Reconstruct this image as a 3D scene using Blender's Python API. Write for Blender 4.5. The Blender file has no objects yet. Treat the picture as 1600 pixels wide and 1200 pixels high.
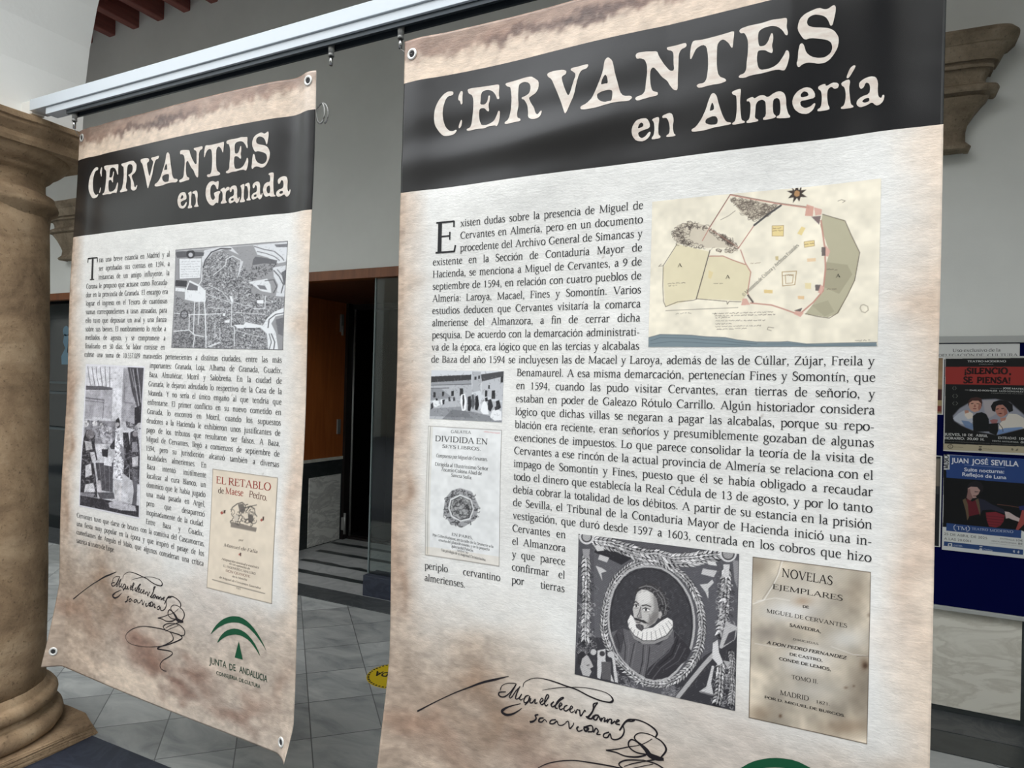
import bpy, bmesh, math, random
import numpy as np
from mathutils import Vector, Matrix
from mathutils.geometry import tessellate_polygon

random.seed(7)
SC = bpy.context.scene
COL = SC.collection

# ---------------------------------------------------------------- camera, sky, lights, exposure
def rot3(ax, a):
    c, s = math.cos(a), math.sin(a)
    return np.array({'x': [[1, 0, 0], [0, c, -s], [0, s, c]], 'z': [[c, -s, 0], [s, c, 0], [0, 0, 1]]}[ax])
YAW, PITCH, ROLL = math.radians(63.648), math.radians(-.3428), math.radians(1.458)
lev = np.array([[math.sin(YAW), 0, -math.cos(YAW)], [math.cos(YAW), 0, math.sin(YAW)], [0, -1, 0]])
cam_R = lev @ (rot3('z', ROLL) @ rot3('x', PITCH)).T @ np.diag([1, -1, -1])
cam_data = bpy.data.cameras.new('camera')
cam_data.sensor_width = 36
cam_data.lens = 1050 * 36 / 1600
cam_data.clip_start = .02
cam = bpy.data.objects.new('camera', cam_data)
COL.objects.link(cam)
cam.matrix_world = Matrix.Translation((0, 0, 1.5)) @ Matrix(cam_R.tolist()).to_4x4()
SC.camera = cam

world = bpy.data.worlds.new('sky')
SC.world = world
world.use_nodes = True
bg = world.node_tree.nodes['Background']
# overcast sky: about three times brighter overhead than at the horizon
wn = world.node_tree; tc = wn.nodes.new('ShaderNodeTexCoord'); sp = wn.nodes.new('ShaderNodeSeparateXYZ'); mr = wn.nodes.new('ShaderNodeMapRange')
wn.links.new(tc.outputs['Generated'], sp.inputs[0]); wn.links.new(sp.outputs[2], mr.inputs[0])
mr.inputs[1].default_value = 0; mr.inputs[2].default_value = 1; mr.inputs[3].default_value = .35; mr.inputs[4].default_value = 1.35
wn.links.new(mr.outputs[0], bg.inputs['Strength'])
bg.inputs['Color'].default_value = (.95, .975, 1, 1)

def area_light(name, loc, rot, size, power, color=(1, 1, 1)):
    l = bpy.data.lights.new(name, 'AREA')
    l.shape = 'RECTANGLE'; l.size, l.size_y = size; l.energy = power; l.color = color
    o = bpy.data.objects.new(name, l); COL.objects.link(o)
    o.location = loc; o.rotation_euler = rot
    return o

vs = SC.view_settings
vs.view_transform = 'Standard'; vs.look = 'None'; vs.gamma = 1; vs.use_curve_mapping = False
vs.exposure = 1.95

# ---------------------------------------------------------------- helpers
def lin(c):
    c = np.asarray(c, float) / 255
    return np.where(c <= .04045, c / 12.92, ((c + .055) / 1.055) ** 2.4)
def lin4(r, g, b): return tuple(lin((r, g, b))) + (1,)

def tag(o, label=None, cat=None, group=None, kind=None):
    if label: o['label'] = label
    if cat: o['category'] = cat
    if group: o['group'] = group
    if kind: o['kind'] = kind
    return o
def empty(name, loc=(0, 0, 0), rot=(0, 0, 0), parent=None):
    o = bpy.data.objects.new(name, None); COL.objects.link(o)
    o.location = loc; o.rotation_euler = rot; o.empty_display_size = .05
    if parent: o.parent = parent
    return o
def mesh_obj(name, V, F, mat, parent=None, smooth=False, loc=None):
    me = bpy.data.meshes.new(name)
    me.from_pydata([tuple(map(float, v)) for v in V], [], [tuple(map(int, f)) for f in F])
    me.update()
    if smooth: me.polygons.foreach_set('use_smooth', [True] * len(me.polygons))
    me.materials.append(mat)
    o = bpy.data.objects.new(name, me); COL.objects.link(o)
    if parent: o.parent = parent
    if loc is not None: o.location = loc
    return o
class MB:
    """collects shapes into one mesh"""
    def __init__(s): s.bm = bmesh.new()
    def box(s, lo, hi, bevel=0):
        lo, hi = Vector(lo), Vector(hi)
        r = bmesh.ops.create_cube(s.bm, size=1)
        for v in r['verts']:
            v.co = Vector((lo[i] + (v.co[i] + .5) * (hi[i] - lo[i]) for i in range(3)))
        if bevel:
            es = list({e for v in r['verts'] for e in v.link_edges})
            bmesh.ops.bevel(s.bm, geom=es, offset=bevel, segments=2, affect='EDGES', profile=.5)
        return s
    def cyl(s, p0, p1, r0, r1=None, seg=20, caps=True):
        p0, p1 = Vector(p0), Vector(p1); r1 = r0 if r1 is None else r1
        ax = (p1 - p0).normalized(); up = Vector((0, 0, 1)) if abs(ax.z) < .9 else Vector((1, 0, 0))
        a = ax.cross(up).normalized(); b = ax.cross(a)
        A, B = [], []
        for i in range(seg):
            t = 2 * math.pi * i / seg; d = a * math.cos(t) + b * math.sin(t)
            A.append(s.bm.verts.new(p0 + d * r0)); B.append(s.bm.verts.new(p1 + d * r1))
        for i in range(seg):
            j = (i + 1) % seg
            f = s.bm.faces.new((A[i], A[j], B[j], B[i])); f.smooth = True
        if caps:
            s.bm.faces.new(A[::-1]); s.bm.faces.new(B)
        return s
    def tube(s, pts, r, seg=8):
        P = [Vector(p) for p in pts]; rings = []
        for i, p in enumerate(P):
            d = (P[min(i + 1, len(P) - 1)] - P[max(i - 1, 0)]).normalized()
            up = Vector((0, 0, 1)) if abs(d.z) < .9 else Vector((1, 0, 0))
            a = d.cross(up).normalized(); b = d.cross(a)
            rings.append([s.bm.verts.new(p + (a * math.cos(2 * math.pi * k / seg) + b * math.sin(2 * math.pi * k / seg)) * r) for k in range(seg)])
        for A, B in zip(rings, rings[1:]):
            for k in range(seg):
                f = s.bm.faces.new((A[k], A[(k + 1) % seg], B[(k + 1) % seg], B[k])); f.smooth = True
        s.bm.faces.new(rings[0][::-1]); s.bm.faces.new(rings[-1])
        return s
    def lathe(s, prof, seg=64, wob=0, seed=0, caps=True):
        """prof: (radius, z) bottom to top"""
        rng = random.Random(seed); rings = []
        ph = [rng.uniform(0, 6.3) for _ in range(6)]
        for r, z in prof:
            ring = []
            for k in range(seg):
                t = 2 * math.pi * k / seg
                w = 1 + wob * (math.sin(3 * t + ph[0] + z * 7) + .6 * math.sin(7 * t + ph[1] - z * 19) + .5 * math.sin(13 * t + ph[2] + z * 37))
                ring.append(s.bm.verts.new((r * w * math.cos(t), r * w * math.sin(t), z)))
            rings.append(ring)
        for A, B in zip(rings, rings[1:]):
            for k in range(seg):
                f = s.bm.faces.new((A[k], A[(k + 1) % seg], B[(k + 1) % seg], B[k])); f.smooth = True
        if caps:
            s.bm.faces.new(rings[0][::-1]); s.bm.faces.new(rings[-1])
        return s
    def prism(s, pts, y0, y1, axis='y'):
        """polygon in the x-z plane pushed from y0 to y1"""
        A = [s.bm.verts.new((x, y0, z)) for x, z in pts]; B = [s.bm.verts.new((x, y1, z)) for x, z in pts]
        n = len(pts)
        for i in range(n): s.bm.faces.new((A[i], A[(i + 1) % n], B[(i + 1) % n], B[i]))
        s.bm.faces.new(A[::-1]); s.bm.faces.new(B)
        return s
    def build(s, name, mat, parent=None, loc=None, kind=None):
        bmesh.ops.recalc_face_normals(s.bm, faces=s.bm.faces)
        me = bpy.data.meshes.new(name); s.bm.to_mesh(me); s.bm.free()
        me.materials.append(mat)
        o = bpy.data.objects.new(name, me); COL.objects.link(o)
        if parent: o.parent = parent
        if loc is not None: o.location = loc
        if kind: o['kind'] = kind
        return o

# ---------------------------------------------------------------- materials
class NT:
    def __init__(s, name):
        s.m = bpy.data.materials.new(name); s.m.use_nodes = True
        s.t = s.m.node_tree; s.b = s.t.nodes['Principled BSDF']
    def n(s, typ, **kw):
        nd = s.t.nodes.new('ShaderNode' + typ)
        for k, v in kw.items():
            if k in nd.bl_rna.properties.keys(): setattr(nd, k, v)
        return nd
    def l(s, a, b): s.t.links.new(a, b)
    def set(s, **kw):
        for k, v in kw.items(): s.b.inputs[k.replace('_', ' ')].default_value = v
        return s
    def math(s, op, a, b=None, c=None):
        nd = s.n('Math', operation=op)
        for i, x in enumerate((a, b, c)):
            if x is None: continue
            if isinstance(x, (int, float)): nd.inputs[i].default_value = x
            else: s.l(x, nd.inputs[i])
        return nd.outputs[0]
    def mix(s, f, a, b, blend='MIX'):
        nd = s.n('Mix'); nd.data_type = 'RGBA'; nd.blend_type = blend
        for sock, x in ((nd.inputs[0], f), (nd.inputs[6], a), (nd.inputs[7], b)):
            if isinstance(x, (int, float)): sock.default_value = x
            elif isinstance(x, tuple): sock.default_value = x
            else: s.l(x, sock)
        return nd.outputs[2]
    def ramp(s, f, stops):
        nd = s.n('ValToRGB'); s.l(f, nd.inputs[0]); cr = nd.color_ramp
        while len(cr.elements) < len(stops): cr.elements.new(.5)
        for e, (p, c) in zip(cr.elements, stops): e.position = p; e.color = c
        return nd.outputs[0]
    def noise(s, vec, scale, detail=4, rough=.55, dist=0):
        nd = s.n('TexNoise'); nd.inputs['Scale'].default_value = scale; nd.inputs['Detail'].default_value = detail
        nd.inputs['Roughness'].default_value = rough; nd.inputs['Distortion'].default_value = dist
        if vec is not None: s.l(vec, nd.inputs['Vector'])
        return nd.outputs['Fac']
    def pos(s): return s.n('NewGeometry').outputs['Position']
    def obj(s): return s.n('TexCoord').outputs['Object']
    def mapped(s, vec, scale=(1, 1, 1), rot=(0, 0, 0), loc=(0, 0, 0)):
        nd = s.n('Mapping'); s.l(vec, nd.inputs[0])
        nd.inputs['Scale'].default_value = scale; nd.inputs['Rotation'].default_value = rot; nd.inputs['Location'].default_value = loc
        return nd.outputs[0]
    def bump(s, h, strength=.2, dist=.01):
        nd = s.n('Bump'); nd.inputs['Strength'].default_value = strength; nd.inputs['Distance'].default_value = dist
        s.l(h, nd.inputs['Height']); s.l(nd.outputs[0], s.b.inputs['Normal'])
def plain(name, rgb, rough=.5, metal=0, spec=.5):
    t = NT(name); t.set(Base_Color=lin4(*rgb), Roughness=rough, Metallic=metal, Specular_IOR_Level=spec)
    return t.m
def plaster(name, rgb, var=.06, rough=.9):
    t = NT(name); p = t.pos()
    n = t.noise(p, 1.1, 5, .6); n2 = t.noise(p, 60, 3)
    c = lin4(*rgb); d = tuple(x * (1 - var * 2) for x in c[:3]) + (1,)
    t.l(t.mix(t.ramp(n, [(.35, (0, 0, 0, 1)), (.7, (1, 1, 1, 1))]), d, c), t.b.inputs['Base Color'])
    t.set(Roughness=rough, Specular_IOR_Level=.2); t.bump(n2, .12, .004)
    return t.m
def stone(name, c0, c1, c2, scale=6, bump=.5):
    t = NT(name); p = t.pos()
    n = t.noise(p, scale, 8, .68, .4); sp = t.noise(p, scale * 14, 4, .7)
    band = t.noise(t.mapped(p, (3, 3, 14)), 1.2, 4, .6, .6)
    col = t.ramp(n, [(.3, lin4(*c0)), (.52, lin4(*c1)), (.72, lin4(*c2))])
    col = t.mix(t.math('MULTIPLY', t.ramp(band, [(.5, (0, 0, 0, 1)), (.7, (1, 1, 1, 1))]), .45), col, lin4(*c0))
    col = t.mix(t.ramp(sp, [(.58, (0, 0, 0, 1)), (.72, (.7, .7, .7, 1))]), col, lin4(*[x * .62 for x in c0]))
    t.l(col, t.b.inputs['Base Color'])
    t.set(Roughness=.88, Specular_IOR_Level=.25)
    t.bump(t.math('ADD', t.math('MULTIPLY', n, .6), t.math('MULTIPLY', sp, .5)), bump, .012)
    return t.m
def marble(name, base, vein, scale=2.4, rot=(0, .5, .3), rough=.35):
    t = NT(name); p = t.mapped(t.pos(), (1, 1, 2.4), rot)
    n = t.noise(p, scale, 7, .6, 1.6); n2 = t.noise(p, scale * .8, 3)
    v = t.ramp(n, [(.40, (0, 0, 0, 1)), (.5, (1, 1, 1, 1)), (.56, (0, 0, 0, 1))])
    b = lin4(*base); col = t.mix(n2, tuple(x * .82 for x in b[:3]) + (1,), b)
    col = t.mix(t.math('MULTIPLY', v, .5), col, lin4(*vein))
    t.l(col, t.b.inputs['Base Color']); t.set(Roughness=rough, Specular_IOR_Level=.4)
    return t.m
def vcol(name, rough=.5, spec=.4, fine=0):
    t = NT(name); a = t.n('VertexColor'); a.layer_name = 'print'
    t.l(a.outputs[0], t.b.inputs['Base Color']); t.set(Roughness=rough, Specular_IOR_Level=spec)
    return t.m

# ---------------------------------------------------------------- materials of the place
M = {}
TILE1, TILE2 = .143, 3.29
M['wall'] = plaster('white_plaster', (229, 231, 225))
M['wall_arcade'] = plaster('warm_white_plaster', (240, 240, 236), .04)
M['sandstone'] = stone('sandstone', (116, 95, 74), (162, 137, 108), (190, 166, 136), 5)
M['corbel'] = stone('corbel_stone', (104, 92, 76), (142, 128, 108), (166, 152, 132), 7, .7)
M['slate'] = marble('slate', (42, 47, 60), (60, 66, 80), 5, rough=.5)
M['border'] = marble('dark_border_stone', (66, 70, 72), (96, 98, 98), 5, rough=.4)
M['panel_marble'] = marble('pale_panel_marble', (232, 229, 216), (178, 172, 156), 2.6)
M['step_marble'] = marble('step_marble', (176, 178, 176), (136, 138, 138), 3)
M['frame_stone'] = marble('dark_frame_stone', (50, 55, 55), (66, 70, 70), 4, rough=.35)
M['court_wall'] = plaster('courtyard_wall', (160, 156, 146))
M['court_floor'] = marble('dark_courtyard_paving', (84, 86, 92), (104, 106, 110), 5, rough=.5)
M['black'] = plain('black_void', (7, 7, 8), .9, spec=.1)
M['alu'] = plain('white_aluminium', (212, 220, 226), .35, spec=.5)
M['alu_dark'] = plain('dark_track', (52, 60, 66), .4, metal=.3)
M['chrome'] = plain('chrome', (178, 178, 176), .18, metal=1)
M['grey_metal'] = plain('grey_metal', (158, 158, 155), .4, metal=.45)
def wood(name, a, b, rough=.45):
    t = NT(name); p = t.mapped(t.pos(), (9, 9, .8))
    n = t.noise(p, 2.2, 6, .6, .8)
    t.l(t.ramp(n, [(.3, lin4(*a)), (.7, lin4(*b))]), t.b.inputs['Base Color']); t.set(Roughness=rough)
    return t.m
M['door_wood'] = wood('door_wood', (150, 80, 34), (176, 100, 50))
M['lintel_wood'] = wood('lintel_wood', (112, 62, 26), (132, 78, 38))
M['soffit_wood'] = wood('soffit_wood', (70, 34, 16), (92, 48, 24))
def wood_beam():
    t = NT('beam_wood'); p = t.mapped(t.pos(), (14, 1.2, 14))
    n = t.noise(p, 2.5, 6, .6, .6)
    t.l(t.ramp(n, [(.3, lin4(112, 62, 56)), (.7, lin4(150, 88, 76))]), t.b.inputs['Base Color']); t.set(Roughness=.6)
    return t.m
M['beam'] = wood_beam()
def glass():
    t = NT('tinted_glass')
    t.set(Base_Color=(.75, .86, .84, 1), Roughness=.02, IOR=1.45, Transmission_Weight=1.0)
    return t.m
M['glass'] = glass()
def floor_mat():
    t = NT('grey_marble_tiles'); p = t.pos(); a = math.radians(45.0)
    sx = t.n('SeparateXYZ'); t.l(p, sx.inputs[0]); X, Y = sx.outputs[0], sx.outputs[1]
    r1 = t.math('ADD', t.math('MULTIPLY', X, math.cos(a)), t.math('MULTIPLY', Y, math.sin(a)))
    r2 = t.math('ADD', t.math('MULTIPLY', X, -math.sin(a)), t.math('MULTIPLY', Y, math.cos(a)))
    q1 = t.math('DIVIDE', t.math('SUBTRACT', r1, TILE1), .296); q2 = t.math('DIVIDE', t.math('SUBTRACT', r2, TILE2), .333)
    def edge(q):
        f = t.math('FRACT', t.math('ADD', q, 100.0)); g = t.math('ABSOLUTE', t.math('SUBTRACT', f, .5))
        return t.math('GREATER_THAN', g, .492)
    line = t.math('MAXIMUM', edge(q1), edge(q2))
    cb = t.n('CombineXYZ'); t.l(t.math('FLOOR', q1), cb.inputs[0]); t.l(t.math('FLOOR', q2), cb.inputs[1])
    wn = t.n('TexWhiteNoise'); t.l(cb.outputs[0], wn.inputs['Vector'])
    off = t.n('VectorMath', operation='MULTIPLY_ADD'); t.l(wn.outputs['Color'], off.inputs[0]); off.inputs[1].default_value = (9, 9, 9); t.l(p, off.inputs[2])
    n = t.noise(t.mapped(off.outputs[0], (1.4, 3.2, 1), (0, 0, .6)), 2.0, 7, .6, 1.2)
    col = t.ramp(n, [(.28, lin4(134, 138, 139)), (.5, lin4(172, 175, 173)), (.75, lin4(196, 198, 194))])
    f = t.math('MULTIPLY_ADD', wn.outputs['Value'], .42, .68)
    cc = t.n('CombineColor'); [t.l(f, cc.inputs[i]) for i in range(3)]
    col = t.mix(1.0, col, cc.outputs[0], 'MULTIPLY')
    col = t.mix(t.math('MULTIPLY', line, .8), col, lin4(72, 74, 74))
    t.l(col, t.b.inputs['Base Color']); t.set(Roughness=.32, Specular_IOR_Level=.45)
    return t.m
M['floor'] = floor_mat()

# ---------------------------------------------------------------- the arcade: floor, walls, ceiling
WY = 3.85                                  # back wall of the gallery
MB().box((-12, 1.10, -.2), (6, WY + 2.2, 0)).build('floor', M['floor'], kind='structure')
MB().box((-12, -10, -.2), (6, 1.10, 0)).build('floor_courtyard', M['court_floor'], kind='structure')  # unseen paving, made dark to cut the light bounced onto the upper wall
MB().box((-12, 1.10, -.01), (6, 1.762, .004)).build('trim_1', M['slate'], kind='structure')
MB().box((-12, 3.605, -.01), (-4.0, WY + .12, .005)).box((-4.0, 3.605, -.01), (-3.0, 3.815, .005)).box((-3.0, 3.605, -.01), (6, WY + .12, .005)).build('trim_2', M['border'], kind='structure')
# the darker paving that runs in front of the skirting below the notice board
MB().box((-1.55, 3.39, -.01), (6, 3.598, .004)).build('trim_3', M['frame_stone'], kind='structure')

w = MB()
DX0, DX1, DZ = -4.317, -1.55, 2.262        # doorway
LX0, LX1, LZ = -7.9, -6.2, 2.235           # second doorway, beyond the column
w.box((-12, WY, 0), (LX0, WY + .3, 5.2)); w.box((LX0, WY, LZ + .065), (LX1, WY + .3, 5.2))
w.box((LX1, WY, 0), (DX0, WY + .3, 5.2)); w.box((DX0, WY, DZ + .07), (DX1, WY + .3, 5.2)); w.box((DX1, WY, 0), (6, WY + .3, 5.2))
w.build('wall_back', M['wall'], kind='structure')
MB().box((-12.3, -8, 0), (-12, WY + .3, 6.5)).build('wall_left', M['wall'], kind='structure')  # unseen end wall, added to keep sky light from leaking into the gallery
MB().box((6, -8, 0), (6.3, WY + .3, 6.5)).build('wall_right', M['wall'], kind='structure')  # unseen, added at the other end against the same light leak
MB().box((-12, -8.3, 0), (-1.2, -8, 6.5)).box((3.0, -8.3, 0), (6, -8, 6.5)).box((-1.2, -8.3, 6.2), (3.0, -8, 10.5)).build('wall_front', M['court_wall'], kind='structure')  # unseen, added to hide low sky; raised middle piece darkens the banner's reflection
MB().box((-1.4, -10.3, 0), (3.2, -10, 6.5)).box((-1.4, -10, 6.2), (3.2, -8.3, 6.5)).box((-1.4, -10, 0), (-1.2, -8.3, 6.2)).box((3.0, -10, 0), (3.2, -8.3, 6.2)).build('wall_added_recess', M['frame_stone'], kind='structure')  # unseen dark recess, added only for the black band to reflect

# ceiling of the gallery with its timber beams
ceil = MB().box((-12, 1.2, 4.86), (6, WY + .3, 5.0)).build('ceiling', M['beam'], kind='structure')
k0 = -5.76
for k in range(-9, 33):
    bx = k0 + k * .335
    b = MB().box((bx - .043, 1.45, 4.635), (bx + .043, WY + .05, 4.87), .008)
    b.build('beam', M['beam'], ceil)

# wall carried by the columns, with its arches
def arch_wall():
    mb = MB(); y0, y1 = 1.20, 1.70
    xs = [-11.85, -8.59, -2.87, 2.85, 6]
    z0, a_, b_ = 2.55, 2.60, 2.0
    N = 40
    def panel(pts):
        mb.prism(pts, y0, y1)
    for cx in (-5.99 - .0, -.27, ):
        # springing walls and spandrels as thin vertical slices that follow the arch
        prev = None
        for i in range(N):
            t0, t1 = math.pi * i / N, math.pi * (i + 1) / N
            xa, za = cx - a_ * math.cos(t0), z0 + b_ * math.sin(t0)
            xb, zb = cx - a_ * math.cos(t1), z0 + b_ * math.sin(t1)
            panel([(xa, za), (xb, zb), (xb, 6.5), (xa, 6.5)])
    for xa, xb in ((-12, -8.59), (-3.39, -2.87), (2.33, 6)):
        panel([(xa, 2.45), (xb, 2.45), (xb, 6.5), (xa, 6.5)])
    bmesh.ops.remove_doubles(mb.bm, verts=mb.bm.verts, dist=1e-5)
    return mb
arch_wall().build('wall_arcade', M['wall_arcade'], kind='structure')
MB().box((2.45, 1.2, 0), (6, 1.70, 2.45)).build('wall_pier', M['wall_arcade'], kind='structure')

# ---------------------------------------------------------------- stone column
def column():
    cx, cy = -3.13, 1.456
    root = tag(empty('stone_column', (cx, cy, 0)), 'weathered brown sandstone column with moulded capital at the left end of the rail', 'column')
    a = .355
    pl = MB(); pl.box((-a, -a, 0), (a, a, .058), .012)
    rng = random.Random(3)
    bmesh.ops.subdivide_edges(pl.bm, edges=pl.bm.edges[:], cuts=5, use_grid_fill=True)
    for v in pl.bm.verts:
        if True:
            c = max(0, (abs(v.co.x) + abs(v.co.y)) - .57) * (.18 + .30 * v.co.z / .058)
            v.co.x -= math.copysign(c * .5 + rng.uniform(0, .004), v.co.x); v.co.y -= math.copysign(c * .5 + rng.uniform(0, .004), v.co.y)
            v.co.z -= c * .3
    pl.build('plinth', M['sandstone'], root)
    def torus(zc, hz, r, n=9): return [(r - hz + hz * math.cos(t), zc + hz * math.sin(t)) for t in [-math.pi / 2 + math.pi * i / (n - 1) for i in range(n)]]
    base = [(.28, .05)] + torus(.098, .040, .338) + [(.302, .142), (.290, .150), (.290, .158)] + torus(.190, .030, .315) + [(.284, .224), (.276, .232), (.272, .25)]
    MB().lathe(base, 72, .004, 1).build('base', M['sandstone'], root)
    sh = []
    for i in range(26):
        z = .245 + (2.17 - .245) * i / 25; t = i / 25
        sh.append((.271 - .034 * t ** 1.25, z))
    MB().lathe(sh, 72, .0035, 2).build('shaft', M['sandstone'], root)
    # ring, neck and flaring mouldings
    cap = [(.236, 2.12), (.240, 2.165), (.262, 2.178), (.266, 2.192), (.262, 2.205), (.254, 2.214), (.252, 2.232), (.226, 2.246), (.219, 2.262), (.218, 2.292), (.222, 2.312), (.238, 2.316), (.246, 2.326), (.246, 2.336), (.262, 2.340), (.276, 2.350), (.290, 2.364), (.300, 2.382), (.303, 2.396), (.290, 2.398)]
    MB().lathe(cap, 72, .004, 3).build('capital', M['sandstone'], root)
    ab = MB(); prof = [(.316, 2.384), (.322, 2.400), (.322, 2.418), (.326, 2.424), (.336, 2.434), (.346, 2.446), (.348, 2.450), (.348, 2.460), (.357, 2.464), (.357, 2.484)]
    rings = []
    for r, z in prof:
        ring = []
        for sx, sy in ((-1, -1), (1, -1), (1, 1), (-1, 1)):
            nx, ny = {(-1, -1): (1, 0), (1, -1): (0, 1), (1, 1): (-1, 0), (-1, 1): (0, -1)}[(sx, sy)]
            for i in range(12):
                u = i / 12
                px, py = r * sx + nx * 2 * r * u, r * sy + ny * 2 * r * u
                w_ = .0025 * math.sin(px * 41 + py * 23 + z * 61)
                ring.append(ab.bm.verts.new((px * (1 + w_), py * (1 + w_), z + .002 * math.sin(px * 17 + py * 29))))
        rings.append(ring)
    for A, B in zip(rings, rings[1:]):
        for k in range(len(A)): ab.bm.faces.new((A[k], A[(k + 1) % len(A)], B[(k + 1) % len(A)], B[k]))
    ab.bm.faces.new(rings[0][::-1]); ab.bm.faces.new(rings[-1])
    ab.build('abacus', M['sandstone'], root)
column()

# ---------------------------------------------------------------- corbels on the back wall
def corbel(cx, dz, label, seed):
    prof = [(2.700, .43, .09), (2.708, .455, .12), (2.724, .462, .125), (2.745, .436, .10), (2.79, .432, .095), (2.836, .446, .11), (2.89, .476, .125), (2.937, .514, .14), (2.955, .53, .148), (2.957, .518, .136), (2.972, .535, .146), (2.975, .556, .164), (2.985, .566, .17), (2.998, .572, .172), (3.006, .566, .168), (3.012, .522, .14), (3.022, .512, .135), (3.05, .516, .14), (3.085, .535, .152), (3.088, .548, .166), (3.104, .550, .168), (3.107, .540, .156), (3.12, .546, .158), (3.123, .564, .174), (3.16, .588, .185), (3.2, .604, .195), (3.206, .618, .2), (3.24, .652, .215), (3.256, .655, .218), (3.275, .632, .21)]
    # the profile was read on a plane 5 cm in front of the wall; carry it to the depth of each moulding
    prof = [(1.5 + (z - 1.5) * (WY - d) / 3.80, (.062 + hw) * (WY - d) / 3.80 - .062, d) for z, hw, d in prof]
    rng = random.Random(seed); mb = MB(); rings = []
    for z, hw, d in prof:
        ring = []; n = 36
        for i in range(n + 1):
            t = i / n; 
            # half outline: along the left side, across the front, back along the right side
            ang = math.pi * (1 - t); ex = .28
            x_ = hw * math.copysign(abs(math.cos(ang)) ** ex, math.cos(ang)); y_ = -d * abs(math.sin(ang)) ** ex
            j = .004 * math.sin(x_ * 37 + z * 51 + seed) + rng.uniform(-.002, .002)
            ring.append(mb.bm.verts.new((x_ * (1 + j), y_ * (1 + j) + .01, z + .004 * math.sin(x_ * 9 + seed))))
        ring.append(mb.bm.verts.new((hw, .02, z))); ring.append(mb.bm.verts.new((-hw, .02, z)))
        rings.append(ring)
    for A, B in zip(rings, rings[1:]):
        for k in range(len(A)):
            mb.bm.faces.new((A[k], A[(k + 1) % len(A)], B[(k + 1) % len(A)], B[k]))
    mb.bm.faces.new(rings[0][::-1]); mb.bm.faces.new(rings[-1])
    o = mb.build('wall_corbel', M['corbel'], loc=(cx, WY, dz))
    tag(o, label, 'corbel')
corbel(.062, 0, 'large moulded stone corbel on the back wall at upper right, above the notice board', 1)
corbel(-6.24, -.09, 'moulded stone corbel on the back wall, seen between column and banner', 5)

# ---------------------------------------------------------------- doorway with porch recess (door_1)
d1 = tag(empty('door_1', (DX0, WY, 0)), kind='structure')
def part(mb, name, mat, root=d1):
    for v in mb.bm.verts: v.co -= root.location
    return mb.build(name, mat, root)
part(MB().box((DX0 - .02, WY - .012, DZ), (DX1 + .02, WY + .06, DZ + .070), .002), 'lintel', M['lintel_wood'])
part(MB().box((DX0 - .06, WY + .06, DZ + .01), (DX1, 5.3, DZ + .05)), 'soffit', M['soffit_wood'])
part(MB().box((DX0 - .06, WY + .01, .806), (DX0, 5.08, DZ + .02)), 'jamb_panel', M['door_wood'])
part(MB().box((DX0 - .06, WY + .01, .778), (DX0 + .008, 5.08, .806)), 'jamb_cap', M['panel_marble'])
part(MB().box((DX0 - .06, WY + .01, 0), (DX0, 5.08, .778)), 'jamb_base', M['frame_stone'])
part(MB().box((DX0 - .03, 4.635, .012), (DX0 + .006, 5.06, .638), .002), 'jamb_slab', marble('white_slab_marble', (246, 245, 238), (150, 148, 142), 3))
fr = MB(); fr.box((DX0 - .06, 5.08, 0), (DX0 + .03, 5.2, DZ + .02)); fr.box((DX0, 5.15, 2.27 - .05), (DX1, 5.22, DZ + .02)); fr.box((DX0, 5.13, 0), (DX1, 5.2, .03))
part(fr, 'inner_frame', plain('dark_door_frame', (26, 20, 18), .5))
part(MB().cyl((DX0 + .045, 5.16, .03), (DX0 + .045, 5.16, 2.25), .010), 'frame_edge', M['grey_metal'])
part(MB().box((DX0 + .02, 5.06, .10), (DX0 + .05, 5.10, .22), .004).cyl((DX0 + .05, 5.08, .06), (DX0 + .05, 5.08, .26), .012), 'hinge', M['grey_metal'])
part(MB().box((DX0 - .001, 4.99, 1.99), (DX0 + .02, 5.03, 2.16), .004).cyl((DX0 + .02, 5.01, 1.96), (DX0 + .02, 5.01, 2.05), .010), 'hinge', M['grey_metal'])
part(MB().box((DX0 - .001, 4.985, 1.02), (DX0 + .014, 5.03, 1.16), .003), 'handle', M['grey_metal'])
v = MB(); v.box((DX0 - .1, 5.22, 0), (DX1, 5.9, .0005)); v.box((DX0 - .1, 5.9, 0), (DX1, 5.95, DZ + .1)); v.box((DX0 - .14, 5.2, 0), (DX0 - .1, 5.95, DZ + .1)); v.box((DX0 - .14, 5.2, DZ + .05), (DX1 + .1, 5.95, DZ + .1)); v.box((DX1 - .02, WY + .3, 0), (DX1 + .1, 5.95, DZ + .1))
part(v, 'dark_interior', M['black'])  # darkness of the unlit room is put into the black colour
# pale threshold floor with dark bands
part(MB().box((DX0, 3.815, -.004), (DX1, 5.14, .006)), 'threshold', M['step_marble'])
for y_, xa in ((4.062, -4.10), (4.335, -4.085), (4.635, -4.19), (4.93, -4.295)):
    rng = random.Random(int(y_ * 100)); mb = MB(); n = 26; xb = DX1 - .02
    A, B = [], []
    for i in range(n + 1):
        x_ = xa + (xb - xa) * i / n
        A.append((x_, y_ - .034 + rng.uniform(-.004, .004))); B.append((x_, y_ + .034 + rng.uniform(-.008, .008) - (.02 if rng.random() < .12 else 0)))
    mb.bm.faces.new([mb.bm.verts.new((p[0], p[1], .0075)) for p in A + B[::-1]])
    part(mb, 'floor_band', M['frame_stone'])
part(MB().box((-3.03, 3.818, 0), (DX1, 3.98, .150), .003), 'glass_kerb', M['slate'])
part(MB().box((-3.026, 3.872, .150), (DX1, 3.884, DZ), .001), 'glass_pane', M['glass'])
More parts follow.
